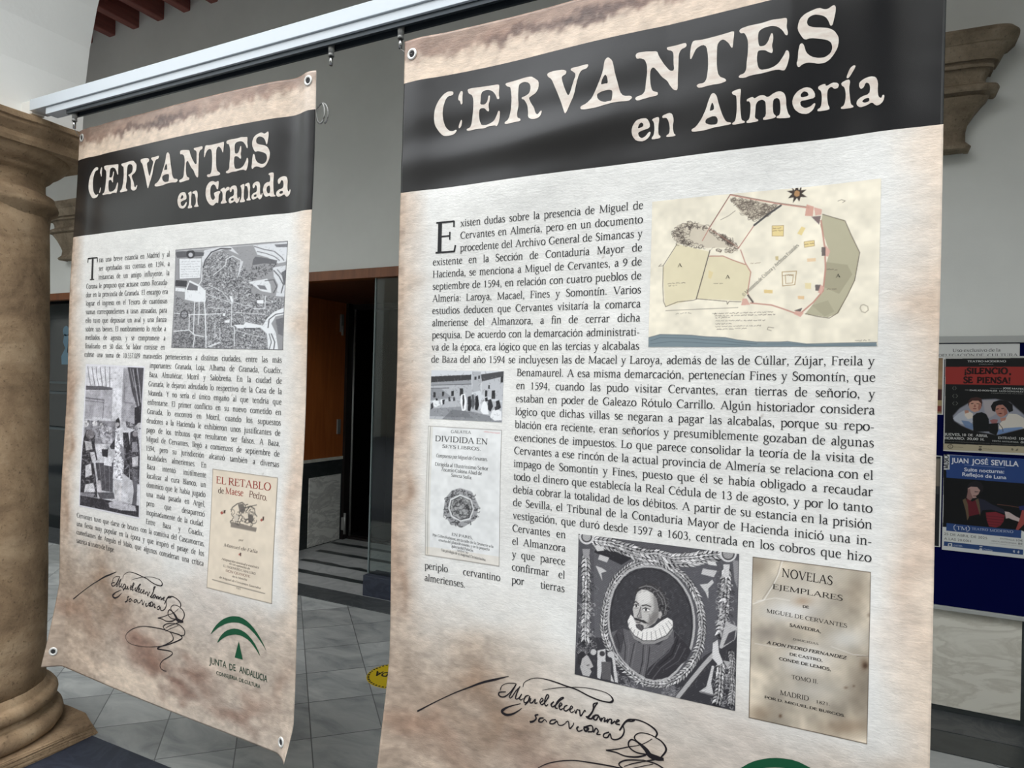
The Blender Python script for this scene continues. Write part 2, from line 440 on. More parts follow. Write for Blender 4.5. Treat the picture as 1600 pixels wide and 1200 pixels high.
part(MB().box((-3.032, 3.868, .150), (-3.022, 3.888, DZ), .001), 'glass_edge', plain('glass_edge', (112, 124, 124), .25))

# second doorway beyond the column (door_2)
d2 = tag(empty('door_2', (LX0, WY, 0)), kind='structure')
part(MB().box((LX0 - .02, WY - .012, LZ), (LX1 + .02, WY + .06, LZ + .065), .002), 'lintel', M['lintel_wood'], d2)
v = MB().box((LX0 - .05, WY + .25, 0), (LX1 + .05, WY + .33, LZ + .1)).box((LX0, WY + .05, LZ), (LX1, WY + .3, LZ + .064))
part(v, 'dark_interior', M['black'], d2)  # black panels painted in for the unlit space behind the door
part(MB().box((LX0, WY + .12, .0), (LX1, WY + .13, LZ)), 'glass_pane', plain('dark_glass', (16, 22, 24), .08), d2)
sh = MB()
for z_ in (.98, 1.33, 1.43): sh.box((LX0 + .05, WY + .06, z_), (LX1 - .05, WY + .12, z_ + .022))
part(sh, 'rail', plain('door_rail', (66, 76, 78), .5), d2)
dc = MB(); dc.cyl((-6.875, WY + .118, 1.95), (-6.875, WY + .1195, 1.95), .05, seg=24)
dc.prism([(-6.93, 1.62), (-6.82, 1.62), (-6.80, 1.70), (-6.845, 1.74), (-6.83, 1.90), (-6.90, 1.92), (-6.92, 1.84), (-6.88, 1.78), (-6.94, 1.70)], WY + .118, WY + .1195)
part(dc, 'pale_decal', plain('pale_decal', (92, 122, 138), .6), d2)

# ---------------------------------------------------------------- wainscot below the notice board
MB().box((DX1, WY - .02, .0), (6, WY + .01, .81)).build('trim_4', M['frame_stone'], kind='structure')
for i, (xa, xb) in enumerate(((-1.35, -.45), (-.36, .752), (.85, 1.95))):
    MB().box((xa, WY - .026, .032), (xb, WY, .76), .002).build('trim_%d' % (5 + i), M['panel_marble'], kind='structure')

# ---------------------------------------------------------------- a book face drawn with pen strokes
# K x,y,w ... smooth stroke; O the same, closed; L w x,y ... straight stroke; F x y half: foot serif; D x y r: dot
GLYPHS = {
'a': '46;K 9,40,5 15,47,5 22,50,6 31,46,9 34,36,9.5 34,10,9 37,3,7 44,4,4;K 34,29,4 20,26,6 9,18,9 9,8,9 18,0,6 28,4,4 34,11,4',
'b': '54;L 9 12,76 12,3;K 2,74,3 12,76,4;K 12,38,4 20,47,5 32,50,7 45,41,9.5 48,25,10 44,9,9 31,0,6 18,1,5 12,6,4',
'c': '44;K 40,43,7 34,49,6 25,50,6 12,42,9 7,25,10 12,8,9 26,0,6 36,3,4 41,9,3',
'd': '55;L 9 42,76 42,2;K 32,74,3 42,76,4;K 42,3,6 53,5,3;K 42,42,4 32,49,5 22,50,6 9,40,9 6,24,10 10,8,9 22,0,6 34,4,4 42,12,4',
'e': '47;L 4 8,28 40,30;K 40,29,6 38,42,8 26,50,5 13,44,8 7,26,10 11,9,9 25,0,6 36,4,4 42,10,3',
'f': '32;K 36,70,7 30,76,6 21,74,7 15,62,9 15,48,9 15,0,9;L 4 3,48 30,48;F 15 0 11',
'g': '50;O 23,50,5 34,46,8 37,34,9 33,23,8 22,18,5 11,22,8 8,34,9 12,45,8;K 35,45,4 47,48,5;K 14,20,5 9,13,6 14,7,7 28,4,8 40,-2,8 43,-12,7 34,-23,5 20,-26,5 7,-20,7 5,-10,6 14,3,4',
'h': '56;L 9 12,76 12,0;K 2,74,3 12,76,4;K 12,37,4 22,47,5 32,50,7 42,44,9 43,30,9 43,0,9;F 12 0 10;F 43 0 10',
'i': '26;L 9 13,50 13,0;K 3,46,3 13,50,5;F 13 0 10;D 13 67 5.5',
'\u0131': '26;L 9 13,50 13,0;K 3,46,3 13,50,5;F 13 0 10',
'j': '25;K 13,50,9 13,40,9 13,-8,9 8,-22,7 -2,-27,5;K 3,46,3 13,50,5;D 13 67 5.5',
'k': '53;L 9 12,76 12,0;K 2,74,3 12,76,4;L 4 12,22 38,48;L 9 22,30 47,0;F 12 0 10;F 38 49 9;F 46 0 8',
'l': '26;L 9 13,76 13,0;K 3,74,3 13,76,4;F 13 0 10',
'm': '84;L 9 13,50 13,0;K 3,46,3 13,50,5;K 13,37,4 22,47,5 30,50,7 40,44,9 41,30,9 41,0,9;K 41,37,4 50,47,5 58,50,7 68,44,9 70,30,9 70,0,9;F 13 0 10;F 41 0 9;F 70 0 10',
'n': '57;L 9 13,50 13,0;K 3,46,3 13,50,5;K 13,37,4 23,47,5 32,50,7 43,44,9 44,30,9 44,0,9;F 13 0 10;F 44 0 10',
'o': '54;O 27,50,5 42,43,9 48,25,10.5 42,7,9 27,0,5 12,7,9 6,25,10.5 12,43,9',
'p': '55;L 9 13,50 13,-26;K 3,46,3 13,50,5;K 13,38,4 21,47,5 33,50,7 46,40,9 49,25,10 45,9,9 32,0,6 20,1,5 13,6,4;F 13 -26 11',
'q': '54;L 9 42,49 42,-26;K 42,42,4 32,49,5 22,50,6 9,40,9 6,24,10 10,8,9 22,0,6 34,4,4 42,12,4;F 42 -26 11',
'r': '39;L 9 13,50 13,0;K 3,46,3 13,50,5;K 13,36,4 22,46,6 30,50,8 37,46,8;F 13 0 11',
's': '40;K 34,41,5 29,48,4 20,50,6 10,44,8 10,35,8 20,27,9 31,20,9 34,11,8 28,2,6 18,0,5 8,3,4 5,11,4',
't': '33;K 15,62,3 15,48,9 15,10,9 18,2,8 25,0,6 33,5,3;L 4 3,47 31,47',
'u': '57;K 3,48,4 12,50,5;K 12,50,9 12,15,9 17,4,8 26,0,6 36,4,5 43,12,4;L 9 43,50 43,2;K 33,48,3 43,50,5;K 43,3,6 53,4,3',
'v': '51;L 9 9,49 25,0;L 5 42,49 26,0;F 9 49 9;F 42 49 8',
'w': '76;L 9 9,49 24,0;L 5 38,49 25,0;L 9 38,49 53,0;L 5 67,49 54,0;F 9 49 9;F 67 49 8',
'x': '51;L 9 9,49 41,0;L 4.5 41,49 9,0;F 9 49 8;F 41 49 8;F 9 0 8;F 42 0 8',
'y': '51;L 9 9,49 26,2;K 43,49,5 26,0,5 18,-20,6 10,-26,7 3,-23,6;F 9 49 9;F 43 49 8',
'z': '46;L 4.5 6,48 39,48;L 8 37,47 7,2;L 4.5 6,2 41,2;L 3 7,48 6,38;L 3 41,2 42,12',
'A': '74;L 5 36,72 9,0;L 10 36,72 64,0;L 4 18,26 54,26;F 9 0 10;F 64 0 12',
'B': '60;L 10 14,72 14,0;K 14,70,4 32,70,5 45,62,8 46,52,9 38,40,6 14,38,4;K 14,38,4 36,37,5 52,28,9 52,14,9 38,2,6 14,2,4;L 3.5 4,71 14,71;L 3.5 4,1.5 14,1.5',
'C': '68;K 61,56,5 58,66,4 42,72,5 24,67,8 9,45,10 10,26,11 22,6,8 40,0,5 54,4,4 63,14,3;L 3 61,70 61,52',
'D': '74;L 10 14,72 14,0;K 14,70,4 36,70,5 58,60,8 66,37,11 58,12,8 36,2,5 14,2,4;L 3.5 4,71 14,71;L 3.5 4,1.5 14,1.5',
'E': '58;L 10 14,72 14,0;L 4 4,70 50,70;L 3.5 14,38 40,38;L 4 4,2 53,2;L 4 50,71 50,57;L 3.5 40,47 40,29;L 4 52,1 55,16',
'F': '54;L 10 14,72 14,0;L 4 4,70 50,70;L 3.5 14,37 39,37;L 4 50,71 50,57;L 3.5 39,46 39,28;F 14 0 12',
'G': '74;K 61,56,5 58,66,4 42,72,5 24,67,8 9,45,10 10,26,11 22,6,8 40,0,5 52,3,4 62,8,4;L 3 61,70 61,54;L 10 61,31 61,6;F 61 31 10',
'H': '80;L 10 15,72 15,0;L 10 64,72 64,0;L 4 15,37 64,37;F 15 72 11;F 64 72 11;F 15 0 11;F 64 0 11',
'I': '34;L 10 17,72 17,0;F 17 72 11;F 17 0 11',
'J': '34;K 18,72,10 18,5,10 12,-10,7 2,-14,5;F 18 72 11',
'L': '56;L 10 14,72 14,0;F 14 72 11;L 4 4,2 50,2;L 4 50,1 53,17',
'M': '92;L 5 15,72 13,0;L 10 15,72 45,4;L 5 77,72 46,4;L 10 77,72 78,0;F 13 0 10;F 78 0 11;F 12 72 8;F 80 72 8',
'N': '80;L 5 15,72 15,0;L 10 14,72 65,0;L 5 65,72 65,0;F 15 0 10;F 65 72 10;F 10 72 7',
'O': '78;O 39,73,5 60,63,9 70,36,11 60,9,9 39,-1,5 18,9,9 8,36,11 18,63,9',
'P': '58;L 10 14,72 14,0;K 14,70,4 34,70,5 50,62,8 51,48,9 40,34,6 14,33,4;F 14 0 11;L 3.5 4,71 14,71',
'Q': '78;O 39,73,5 60,63,9 70,36,11 60,9,9 39,-1,5 18,9,9 8,36,11 18,63,9;K 44,0,6 58,-12,8 74,-16,4',
'R': '66;L 10 14,72 14,0;K 14,70,4 34,70,5 49,62,8 50,49,9 40,36,6 14,35,4;L 9 32,35 59,1;F 14 0 11;F 61 0 7;L 3.5 4,71 14,71',
'S': '52;K 45,58,5 40,69,4 28,73,6 13,66,8 11,52,9 24,40,10 40,30,10 45,17,9 36,3,7 22,-1,5 9,3,4 6,16,4',
'T': '62;L 10 31,70 31,0;L 4 5,70 57,70;L 4 5,71 4,56;L 4 57,71 58,56;F 31 0 12',
'U': '76;K 15,72,10 15,22,10 22,5,8 38,0,6 54,6,5 62,22,5 62,72,5;F 15 72 11;F 62 72 9',
'V': '72;L 10 9,72 37,0;L 5 64,72 38,0;F 9 72 11;F 64 72 9',
'W': '98;L 10 9,72 32,0;L 5 52,72 33,0;L 10 50,72 70,0;L 5 90,72 71,0;F 9 72 10;F 90 72 9',
'X': '70;L 10 10,72 60,0;L 5 60,72 10,0;F 10 72 10;F 60 72 9;F 10 0 9;F 60 0 11',
'Y': '64;L 10 8,72 32,36;L 5 58,72 33,36;L 10 32,37 32,0;F 8 72 10;F 58 72 9;F 32 0 11',
'Z': '62;L 4 8,70 56,70;L 10 53,69 9,3;L 4 7,2 57,2;L 4 9,71 7,57;L 4 57,1 59,15',
'0': '50;O 25,68,5 38,58,8 43,34,9.5 38,10,8 25,-1,5 12,10,8 7,34,9.5 12,58,8',
'1': '50;L 9 26,68 26,0;K 13,58,4 26,68,5;F 26 0 12',
'2': '50;K 9,52,6 14,65,5 25,69,7 38,61,9 37,47,9 25,27,7 8,4,5;L 7 7,3.5 42,3.5',
'3': '50;K 10,60,5 24,69,6 37,60,8 34,44,7 22,37,4;K 22,37,4 38,32,8 42,18,9 34,3,7 20,-1,5 7,5,5',
'4': '50;L 5 33,68 5,20;L 5 4,20 46,20;L 9 33,68 33,0;F 33 0 9',
'5': '50;L 5 14,66 41,66;L 4 14,66 12,38;K 12,38,4 26,42,6 40,32,9 41,16,9 30,2,7 16,-1,5 6,5,5',
'6': '50;K 41,68,4 22,56,7 10,36,9 9,16,10 20,1,7 30,0,6 42,12,9 41,28,9 28,40,5 12,32,4',
'7': '50;L 6 7,65 44,65;K 43,65,5 28,36,8 18,0,9',
'8': '50;O 25,37,8 13,50,8 15,63,7 25,69,5 36,63,7 37,50,8;O 25,37,8 10,25,8 9,9,8 25,-1,5 41,9,8 40,25,8',
'9': '50;K 9,0,4 28,12,7 40,32,9 41,52,10 30,67,7 20,68,6 8,56,9 9,40,9 22,28,5 38,36,4',
'.': '25;D 12 4.5 5.5', ',': '25;D 12 4.5 5.5;K 16,4,5 15,-6,4 8,-13,2', ':': '26;D 13 4.5 5.5;D 13 42 5.5',
';': '26;D 13 42 5.5;D 13 4.5 5.5;K 17,4,5 15,-6,4 8,-13,2', '-': '33;L 5.5 5,24 28,24', '!': '28;K 14,72,10 14,20,4;D 14 4.5 5.5',
'\u00a1': '28;K 14,-20,10 14,32,4;D 14 46 5.5', '\u20ac': '54;K 48,58,5 34,68,6 18,60,8 12,36,9 18,8,8 34,-1,6 48,8,5;L 4 3,42 38,42;L 4 3,28 36,28',
'\u00a9': '74;O 37,72,4 60,60,4 70,36,4 60,12,4 37,0,4 14,12,4 4,36,4 14,60,4;K 50,48,5 38,54,4 26,46,6 24,30,6 36,18,4 50,24,4',
}
ACC = {'\u00e1': 'a', '\u00e9': 'e', '\u00ed': '\u0131', '\u00f3': 'o', '\u00fa': 'u', '\u00c9': 'E', '\u00d3': 'O', '\u00cd': 'I', '\u00c1': 'A', '\u00da': 'U'}
def catmull(P, closed=False, step=5):
    P = np.asarray(P, float); n = len(P)
    if n == 2 and not closed: return P
    out = []
    for i in range(n if closed else n - 1):
        p1, p2 = P[i], P[(i + 1) % n]
        p0 = P[i - 1] if (closed or i > 0) else 2 * p1 - p2
        p3 = P[(i + 2) % n] if (closed or i + 2 < n) else 2 * p2 - p1
        for k in range(step):
            t = k / step
            out.append(.5 * (2 * p1 + (p2 - p0) * t + (2 * p0 - 5 * p1 + 4 * p2 - p3) * t * t + (3 * p1 - p0 - 3 * p2 + p3) * t ** 3))
    if not closed: out.append(P[-1])
    return np.array(out)
def ribbon(P, closed=False, ext=0):
    """P: x, y, width rows -> quad strip"""
    P = np.asarray(P, float); n = len(P); xy = P[:, :2]
    if closed: d = np.roll(xy, -1, 0) - np.roll(xy, 1, 0)
    else:
        d = np.gradient(xy, axis=0)
    d /= np.maximum(np.linalg.norm(d, axis=1, keepdims=True), 1e-9)
    if ext and not closed:
        xy = xy.copy(); xy[0] -= d[0] * ext; xy[-1] += d[-1] * ext
    nn = np.stack([-d[:, 1], d[:, 0]], 1) * P[:, 2:3] / 2
    V = np.concatenate([xy + nn, xy - nn])
    F = [(i, (i + 1) % n, n + (i + 1) % n, n + i) for i in range(n if closed else n - 1)]
    return V, F
def disc(x, y, r, n=10):
    t = np.arange(n) * 2 * math.pi / n
    return np.stack([x + r * np.cos(t), y + r * np.sin(t)], 1), [tuple(range(n))]
def glyph_mesh(ch, bold=0.0, _c={}):
    key = (ch, bold)
    if key in _c: return _c[key]
    acc = None; base = ch
    if ch in ACC: base = ACC[ch]; acc = 'acute'
    elif ch in '\u00f1\u00d1': base = 'n' if ch == '\u00f1' else 'N'; acc = 'tilde'
    d = GLYPHS.get(base)
    if d is None: _c[key] = None; return None
    items = d.split(';'); adv = float(items[0]); Vs, Fs, o = [], [], 0
    def add(v, f):
        nonlocal o
        Vs.append(v); Fs.extend([tuple(i + o for i in q) for q in f]); o += len(v)
    def num(t): return [float(q) for q in t.split(',')]
    for it in items[1:]:
        k = it.split()
        if k[0] in 'KO':
            P = np.array([num(t) for t in k[1:]]); P[:, 2] = P[:, 2] * 1.04 + bold
            add(*ribbon(catmull(P, k[0] == 'O', 4), k[0] == 'O', .8 if k[0] == 'K' else 0))
        elif k[0] == 'L':
            P = [num(t) + [float(k[1]) + bold] for t in k[2:]]; add(*ribbon(P))
        elif k[0] == 'F':
            x, y, h = map(float, k[1:4]); s = 1.7 if y < 10 else -1.7
            h += bold * .6
            add(*ribbon([(x - h, y + s, 3.2 + bold * .3), (x + h, y + s, 3.2 + bold * .3)]))
        elif k[0] == 'D':
            x, y, r = map(float, k[1:4]); add(*disc(x, y, r + bold * .4))
    top = 72 if base.isupper() else 50
    if acc == 'acute': add(*ribbon([(adv / 2 - 3, top + 9, 3.5), (adv / 2 + 8, top + 23, 8)]))
    if acc == 'tilde': add(*ribbon(catmull([(adv / 2 - 14, top + 11, 3), (adv / 2 - 6, top + 17, 6), (adv / 2 + 5, top + 12, 6), (adv / 2 + 13, top + 18, 3)])))
    _c[key] = (adv, np.concatenate(Vs), Fs); return _c[key]
class Ink:
    """flat lettering in a 2-D frame, several colours never mixed: one Ink per colour"""
    def __init__(s): s.V = []; s.F = []; s.n = 0
    def add(s, V, F):
        if len(V) == 0: return
        s.V.append(np.asarray(V, float)); s.F.extend([tuple(i + s.n for i in f) for f in F]); s.n += len(V)
    def word_width(s, t, bold=0): return sum((glyph_mesh(c, bold) or (22,))[0] for c in t)
    def run(s, t, x, y, k, hx=1.0, bold=0, shear=0, right=(1, 0), up=(0, 1), track=0):
        """one run of letters; k metres per unit; returns end x in units"""
        cx = 0; R = np.array(right); U = np.array(up)
        for c in t:
            g = glyph_mesh(c, bold)
            if g is None: cx += 22; continue
            v = g[1].copy(); v[:, 0] = (v[:, 0] + cx + shear * v[:, 1]) * hx
            s.add(np.array([x, y]) + k * (v[:, :1] * R + v[:, 1:] * U), g[2]); cx += g[0] + track
        return cx
    def line(s, t, u0, u1, v, k, justify=True, hx=.97):
        """a line of running text on a banner: v runs down"""
        words = t.split(); W = (u1 - u0) / k
        L = sum(s.word_width(w) for w in words); n = len(words) - 1
        sp = 23.0 * hx
        if justify:
            if n and (W - L * hx) / n < 13: hx = (W - 13 * n) / L
            sp = (W - L * hx) / n if n else 0
        x = 0
        for w in words:
            s.run(w, u0 + x * k, v, k, hx, up=(0, -1)); x += s.word_width(w) * hx + sp
    def fit(s, t, a, b, cap, bold=0, shear=0):
        """lettering fitted between two base-line points (frame with v down), cap height in metres"""
        a, b = np.array(a, float), np.array(b, float); d = b - a; Lh = np.linalg.norm(d); R = d / Lh; U = np.array([R[1], -R[0]])
        k = cap / 72; W = sum((glyph_mesh(c, bold) or (26,))[0] for c in t)
        s.run(t, a[0], a[1], k, Lh / (k * W), bold, shear, R, U)
_sans = {}
def sans_mesh(t, bold):
    if (t, bold) in _sans: return _sans[(t, bold)]
    cu = bpy.data.curves.new('t', 'FONT'); cu.body = t; cu.size = 1; cu.fill_mode = 'FRONT'; cu.offset = bold; cu.resolution_u = 3
    o = bpy.data.objects.new('t', cu); COL.objects.link(o)
    dg = bpy.context.evaluated_depsgraph_get(); me = bpy.data.meshes.new_from_object(o.evaluated_get(dg))
    V = np.array([tuple(v.co)[:2] for v in me.vertices]).reshape(-1, 2); F = [tuple(p.vertices) for p in me.polygons]
    bpy.data.objects.remove(o); bpy.data.curves.remove(cu); bpy.data.meshes.remove(me)
    _sans[(t, bold)] = (V, F); return V, F
def sans_fit(ink, t, a, b, cap, bold):
    V, F = sans_mesh(t, bold)
    if len(V) == 0: return
    a, b = np.array(a, float), np.array(b, float); d = b - a; L = np.linalg.norm(d); R = d / L; U = np.array([R[1], -R[0]])
    x0, x1 = V[:, 0].min(), V[:, 0].max(); x = (V[:, :1] - x0) / (x1 - x0) * L; y = V[:, 1:] / .72 * cap
    ink.add(a + x * R + y * U, F)

# ---------------------------------------------------------------- pictures painted on fine grids
def vnoise(h, w, cells, seed, stretch=1.0):
    r = np.random.RandomState(seed); cx = max(2, int(round(cells * w / h / stretch))); g = r.rand(cells + 3, cx + 3)
    y = np.linspace(0, cells, h); x = np.linspace(0, cx, w); yi, xi = y.astype(int), x.astype(int); fy, fx = y - yi, x - xi
    fy = (fy * fy * (3 - 2 * fy))[:, None]; fx = (fx * fx * (3 - 2 * fx))[None]
    a = g[np.ix_(yi, xi)]; b = g[np.ix_(yi, xi + 1)]; c = g[np.ix_(yi + 1, xi)]; d = g[np.ix_(yi + 1, xi + 1)]
    return (a * (1 - fx) + b * fx) * (1 - fy) + (c * (1 - fx) + d * fx) * fy
class Canvas:
    def __init__(s, w, h):
        s.w, s.h = w, h; s.a = np.zeros((h, w, 3)); s.sd = 1
    def box(s, P, pad):
        x0, y0 = np.floor(P.min(0) - pad).astype(int); x1, y1 = np.ceil(P.max(0) + pad).astype(int) + 1
        x0, y0, x1, y1 = max(0, x0), max(0, y0), min(s.w, x1), min(s.h, y1)
        if x1 <= x0 or y1 <= y0: return None
        return x0, y0, x1, y1
    def put(s, b, m, col, al=1):
        x0, y0, x1, y1 = b; m = (m * al)[..., None]; s.a[y0:y1, x0:x1] = s.a[y0:y1, x0:x1] * (1 - m) + np.array(col, float) * m
    def inside(s, P, b, ss=2):
        x0, y0, x1, y1 = b; acc = np.zeros((y1 - y0, x1 - x0))
        for oy in range(ss):
            for ox in range(ss):
                X = np.arange(x0, x1) + (ox + .5) / ss - .5; Y = (np.arange(y0, y1) + (oy + .5) / ss - .5)[:, None]
                c = np.zeros(acc.shape, bool); n = len(P)
                for i in range(n):
                    xa, ya = P[i]; xb, yb = P[i - 1]
                    if ya == yb: continue
                    cond = (ya > Y) != (yb > Y)
                    c ^= cond & (X < (xb - xa) * (Y - ya) / (yb - ya) + xa)
                acc += c
        return acc / (ss * ss)
    def poly(s, P, col, al=1):
        b = s.box(P, 1)
        if b: s.put(b, s.inside(P, b), col, al)
    def line(s, P, w, col, al=1):
        b = s.box(P, w + 1)
        if not b: return
        x0, y0, x1, y1 = b; X = np.arange(x0, x1)[None] * 1.0; Y = np.arange(y0, y1)[:, None] * 1.0; D = np.full((y1 - y0, x1 - x0), 1e9)
        for p, q in zip(P[:-1], P[1:]):
            d = q - p; L = max(d @ d, 1e-9); t = np.clip(((X - p[0]) * d[0] + (Y - p[1]) * d[1]) / L, 0, 1)
            D = np.minimum(D, np.hypot(X - p[0] - t * d[0], Y - p[1] - t * d[1]))
        s.put(b, np.clip(w / 2 + .5 - D, 0, 1), col, al)
    def ellipse(s, c, ax, ay, col, al=1, soft=None):
        rx, ry = np.hypot(*ax), np.hypot(*ay); R = max(rx, ry)
        b = s.box(np.array([c]), R * 1.6 + 2)
        if not b: return
        x0, y0, x1, y1 = b; X = np.arange(x0, x1)[None] - c[0]; Y = np.arange(y0, y1)[:, None] - c[1]
        det = ax[0] * ay[1] - ax[1] * ay[0]
        p = (X * ay[1] - Y * ay[0]) / det; q = (Y * ax[0] - X * ax[1]) / det; r = np.hypot(p, q)
        m = np.exp(-(r ** 2) * 1.3) if soft else np.clip((1 - r) * min(rx, ry) + .5, 0, 1)
        s.put(b, m, col, al)
    def run(s, prog):
        S = np.array([s.w - 1, s.h - 1]) / 1000.0; rng = random.Random(5)
        for ln in prog.strip().split('\n'):
            hd, pt = ln.split('|'); k = hd.split(); op = k[0]; v = [float(x) for x in k[1:]]
            P = np.array([[float(c) for c in q.split(',')] for q in pt.split()]) * S
            if op == 'B': s.a[:] = v[:3]
            elif op == 'N':
                n = vnoise(s.h, s.w, int(v[0]), int(v[0])) * .6 + vnoise(s.h, s.w, int(v[0] * 2.7), 3) * .4
                s.a *= 1 + (n[..., None] - .5) * 4 * v[1]
            elif op == 'P': s.poly(P, v[:3], v[3])
            elif op == 'F':
                b = s.box(P, 6); m = s.inside(P, b)
                for _ in range(5):
                    p_ = np.pad(m, 1, mode='edge'); m = (p_[:-2, 1:-1] + p_[2:, 1:-1] + p_[1:-1, :-2] + p_[1:-1, 2:] + p_[1:-1, 1:-1]) / 5
                s.put(b, m, v[:3], v[3])
            elif op == 'V':
                s.poly(P, v[:3], 1); b = s.box(P, 1); m = s.inside(P, b); n = vnoise(s.h, s.w, 60, 4)[b[1]:b[3], b[0]:b[2]]
                s.put(b, m * n, [x * .78 for x in v[:3]], .7)
            elif op == 'L': s.line(P, v[0], v[1:4], v[4])
            elif op == 'E': s.ellipse(P[0], P[1] - P[0], P[2] - P[0], v[:3], v[3], True)
            elif op == 'C': s.ellipse(P[0], P[1] - P[0], P[2] - P[0], v[:3])
            elif op in 'SM':
                lo, hi = P.min(0), P.max(0); b = s.box(P, 1); m = s.inside(P, b, 1); N = int(v[0])
                got = tries = 0
                while got < N and tries < N * 6:
                    tries += 1; q = lo + (hi - lo) * np.array([rng.random(), rng.random()])
                    iy, ix = int(q[1]) - b[1], int(q[0]) - b[0]
                    if not (0 <= iy < m.shape[0] and 0 <= ix < m.shape[1]) or m[iy, ix] < .5: continue
                    got += 1
                    if op == 'S':
                        r = v[1] * rng.uniform(.4, 1); t0 = rng.uniform(0, 6.3); t = t0 + np.linspace(0, rng.uniform(1.5, 3.5), 5)
                        s.line(q + np.stack([r * np.cos(t), r * .7 * np.sin(t)], 1), rng.uniform(.6, 1.3), v[2:5], v[5])
                    else:
                        a = rng.choice([0.1, -.5, 1.4, .8]) + (q[0] / s.w - .5) * 1.2 + rng.uniform(-.15, .15); r = rng.uniform(.7, 2.2); d = np.array([math.cos(a), math.sin(a)]) * r; g_ = rng.uniform(.8, 1.2)
                        s.line(np.array([q - d, q + d]), rng.uniform(.5, 1.1), [x * g_ for x in v[1:4]], .85)
            elif op == 'W':
                a, c = P[0], P[-1]; L = np.hypot(*(c - a)); n = max(4, int(L / 1.3)); t = np.linspace(0, 1, n)[:, None]
                j = np.array([[rng.uniform(-.5, .5), rng.uniform(-.9, .9)] for _ in range(n)])
                seg = a + (c - a) * t + j; i = 0
                while i < n - 2:
                    e = min(n, i + rng.randint(3, 8)); s.line(seg[i:e], .5 + v[0] * .5, v[1:4], v[4] * rng.uniform(.6, 1)); i = e + 1
            elif op == 'G':
                r2 = random.Random(int(v[4])); d = np.hypot(*np.diff(P, axis=0).T); cum = np.concatenate([[0], np.cumsum(d)]); Ls = cum[-1]; q = 0
                s.line(P, v[0] * 1.05, [30, 29, 32], .85)
                while q < Ls:
                    x = np.interp(q, cum, P[:, 0]); y = np.interp(q, cum, P[:, 1]); x2 = np.interp(q + 2, cum, P[:, 0]); y2 = np.interp(q + 2, cum, P[:, 1])
                    th = math.atan2(y2 - y, x2 - x)
                    for sd in (-1, 1, 0):
                        a = th + sd * r2.uniform(.25, .7) + r2.uniform(-.2, .2); L = v[0] * r2.uniform(.7, 1.1); wd = L * .17
                        o = np.array([x, y]) + np.array([-math.sin(th), math.cos(th)]) * sd * v[0] * .34
                        u = np.array([math.cos(a), math.sin(a)]); nn = np.array([-u[1], u[0]])
                        leaf = np.array([o - u * L * .45, o - u * L * .05 + nn * wd, o + u * L * .55, o - u * L * .05 - nn * wd])
                        g = r2.uniform(.8, 1.2)
                        s.poly(leaf + nn * -.9, [30, 29, 32], .9); s.poly(leaf, [min(240, c_ * g) for c_ in v[1:4]])
                        s.line(np.array([leaf[0], leaf[2]]) - nn * wd * .4, .5, [90, 88, 90], .6)
                    q += v[0] * .52
            elif op == 'H':
                yy, xx = np.mgrid[0:s.h, 0:s.w]; h = np.sin(yy * 2.1 + np.sin(xx * .05) * 3) * .5 + np.sin(xx * 1.3 + yy * 1.5) * .5
                s.a *= 1 + h[..., None] * v[0] * .5
            elif op == 'D':
                r3 = np.random.RandomState(9); N = int(v[0])
                for _ in range(N):
                    x, y = r3.rand() * s.w, r3.rand() * s.h; a = r3.rand() * 3; d = np.array([math.cos(a), math.sin(a)]) * (1 + r3.rand() * 1.6)
                    s.line(np.array([[x, y] - d, [x, y] + d]), .7, [40, 39, 42] if r3.rand() < .6 else [214, 212, 212], v[1])
        return s
def grid_print(name, cv, rect, surf, off, mat, parent):
    u = np.linspace(rect[0], rect[2], cv.w); v = np.linspace(rect[1], rect[3], cv.h); U, V = np.meshgrid(u, v)
    P = surf(U.ravel(), V.ravel(), off); n, m = cv.w, cv.h
    idx = np.arange(n * m).reshape(m, n)
    Q = np.stack([idx[1:, :-1], idx[1:, 1:], idx[:-1, 1:], idx[:-1, :-1]], -1).reshape(-1, 4)
    me = bpy.data.meshes.new(name)
    me.vertices.add(n * m); me.vertices.foreach_set('co', P.astype(np.float32).ravel())
    me.loops.add(len(Q) * 4); me.loops.foreach_set('vertex_index', Q.astype(np.int32).ravel())
    me.polygons.add(len(Q)); me.polygons.foreach_set('loop_start', np.arange(0, len(Q) * 4, 4, dtype=np.int32))
    try: me.polygons.foreach_set('loop_total', np.full(len(Q), 4, np.int32))
    except Exception: pass
    me.update(calc_edges=True); me.polygons.foreach_set('use_smooth', np.ones(len(Q), bool))
    ca = me.color_attributes.new('print', 'FLOAT_COLOR', 'POINT')
    c = np.ones((n * m, 4), np.float32); c[:, :3] = lin(np.clip(cv.a, 0, 255)).reshape(-1, 3); ca.data.foreach_set('color', c.ravel())
    me.materials.append(mat); me.validate()
    o = bpy.data.objects.new(name, me); COL.objects.link(o)
    if parent: o.parent = parent
    return o
def ink_obj(name, ink, surf, off, mat, parent):
    V = np.concatenate(ink.V); P = surf(V[:, 0], V[:, 1], off)
    return mesh_obj(name, P, ink.F, mat, parent)
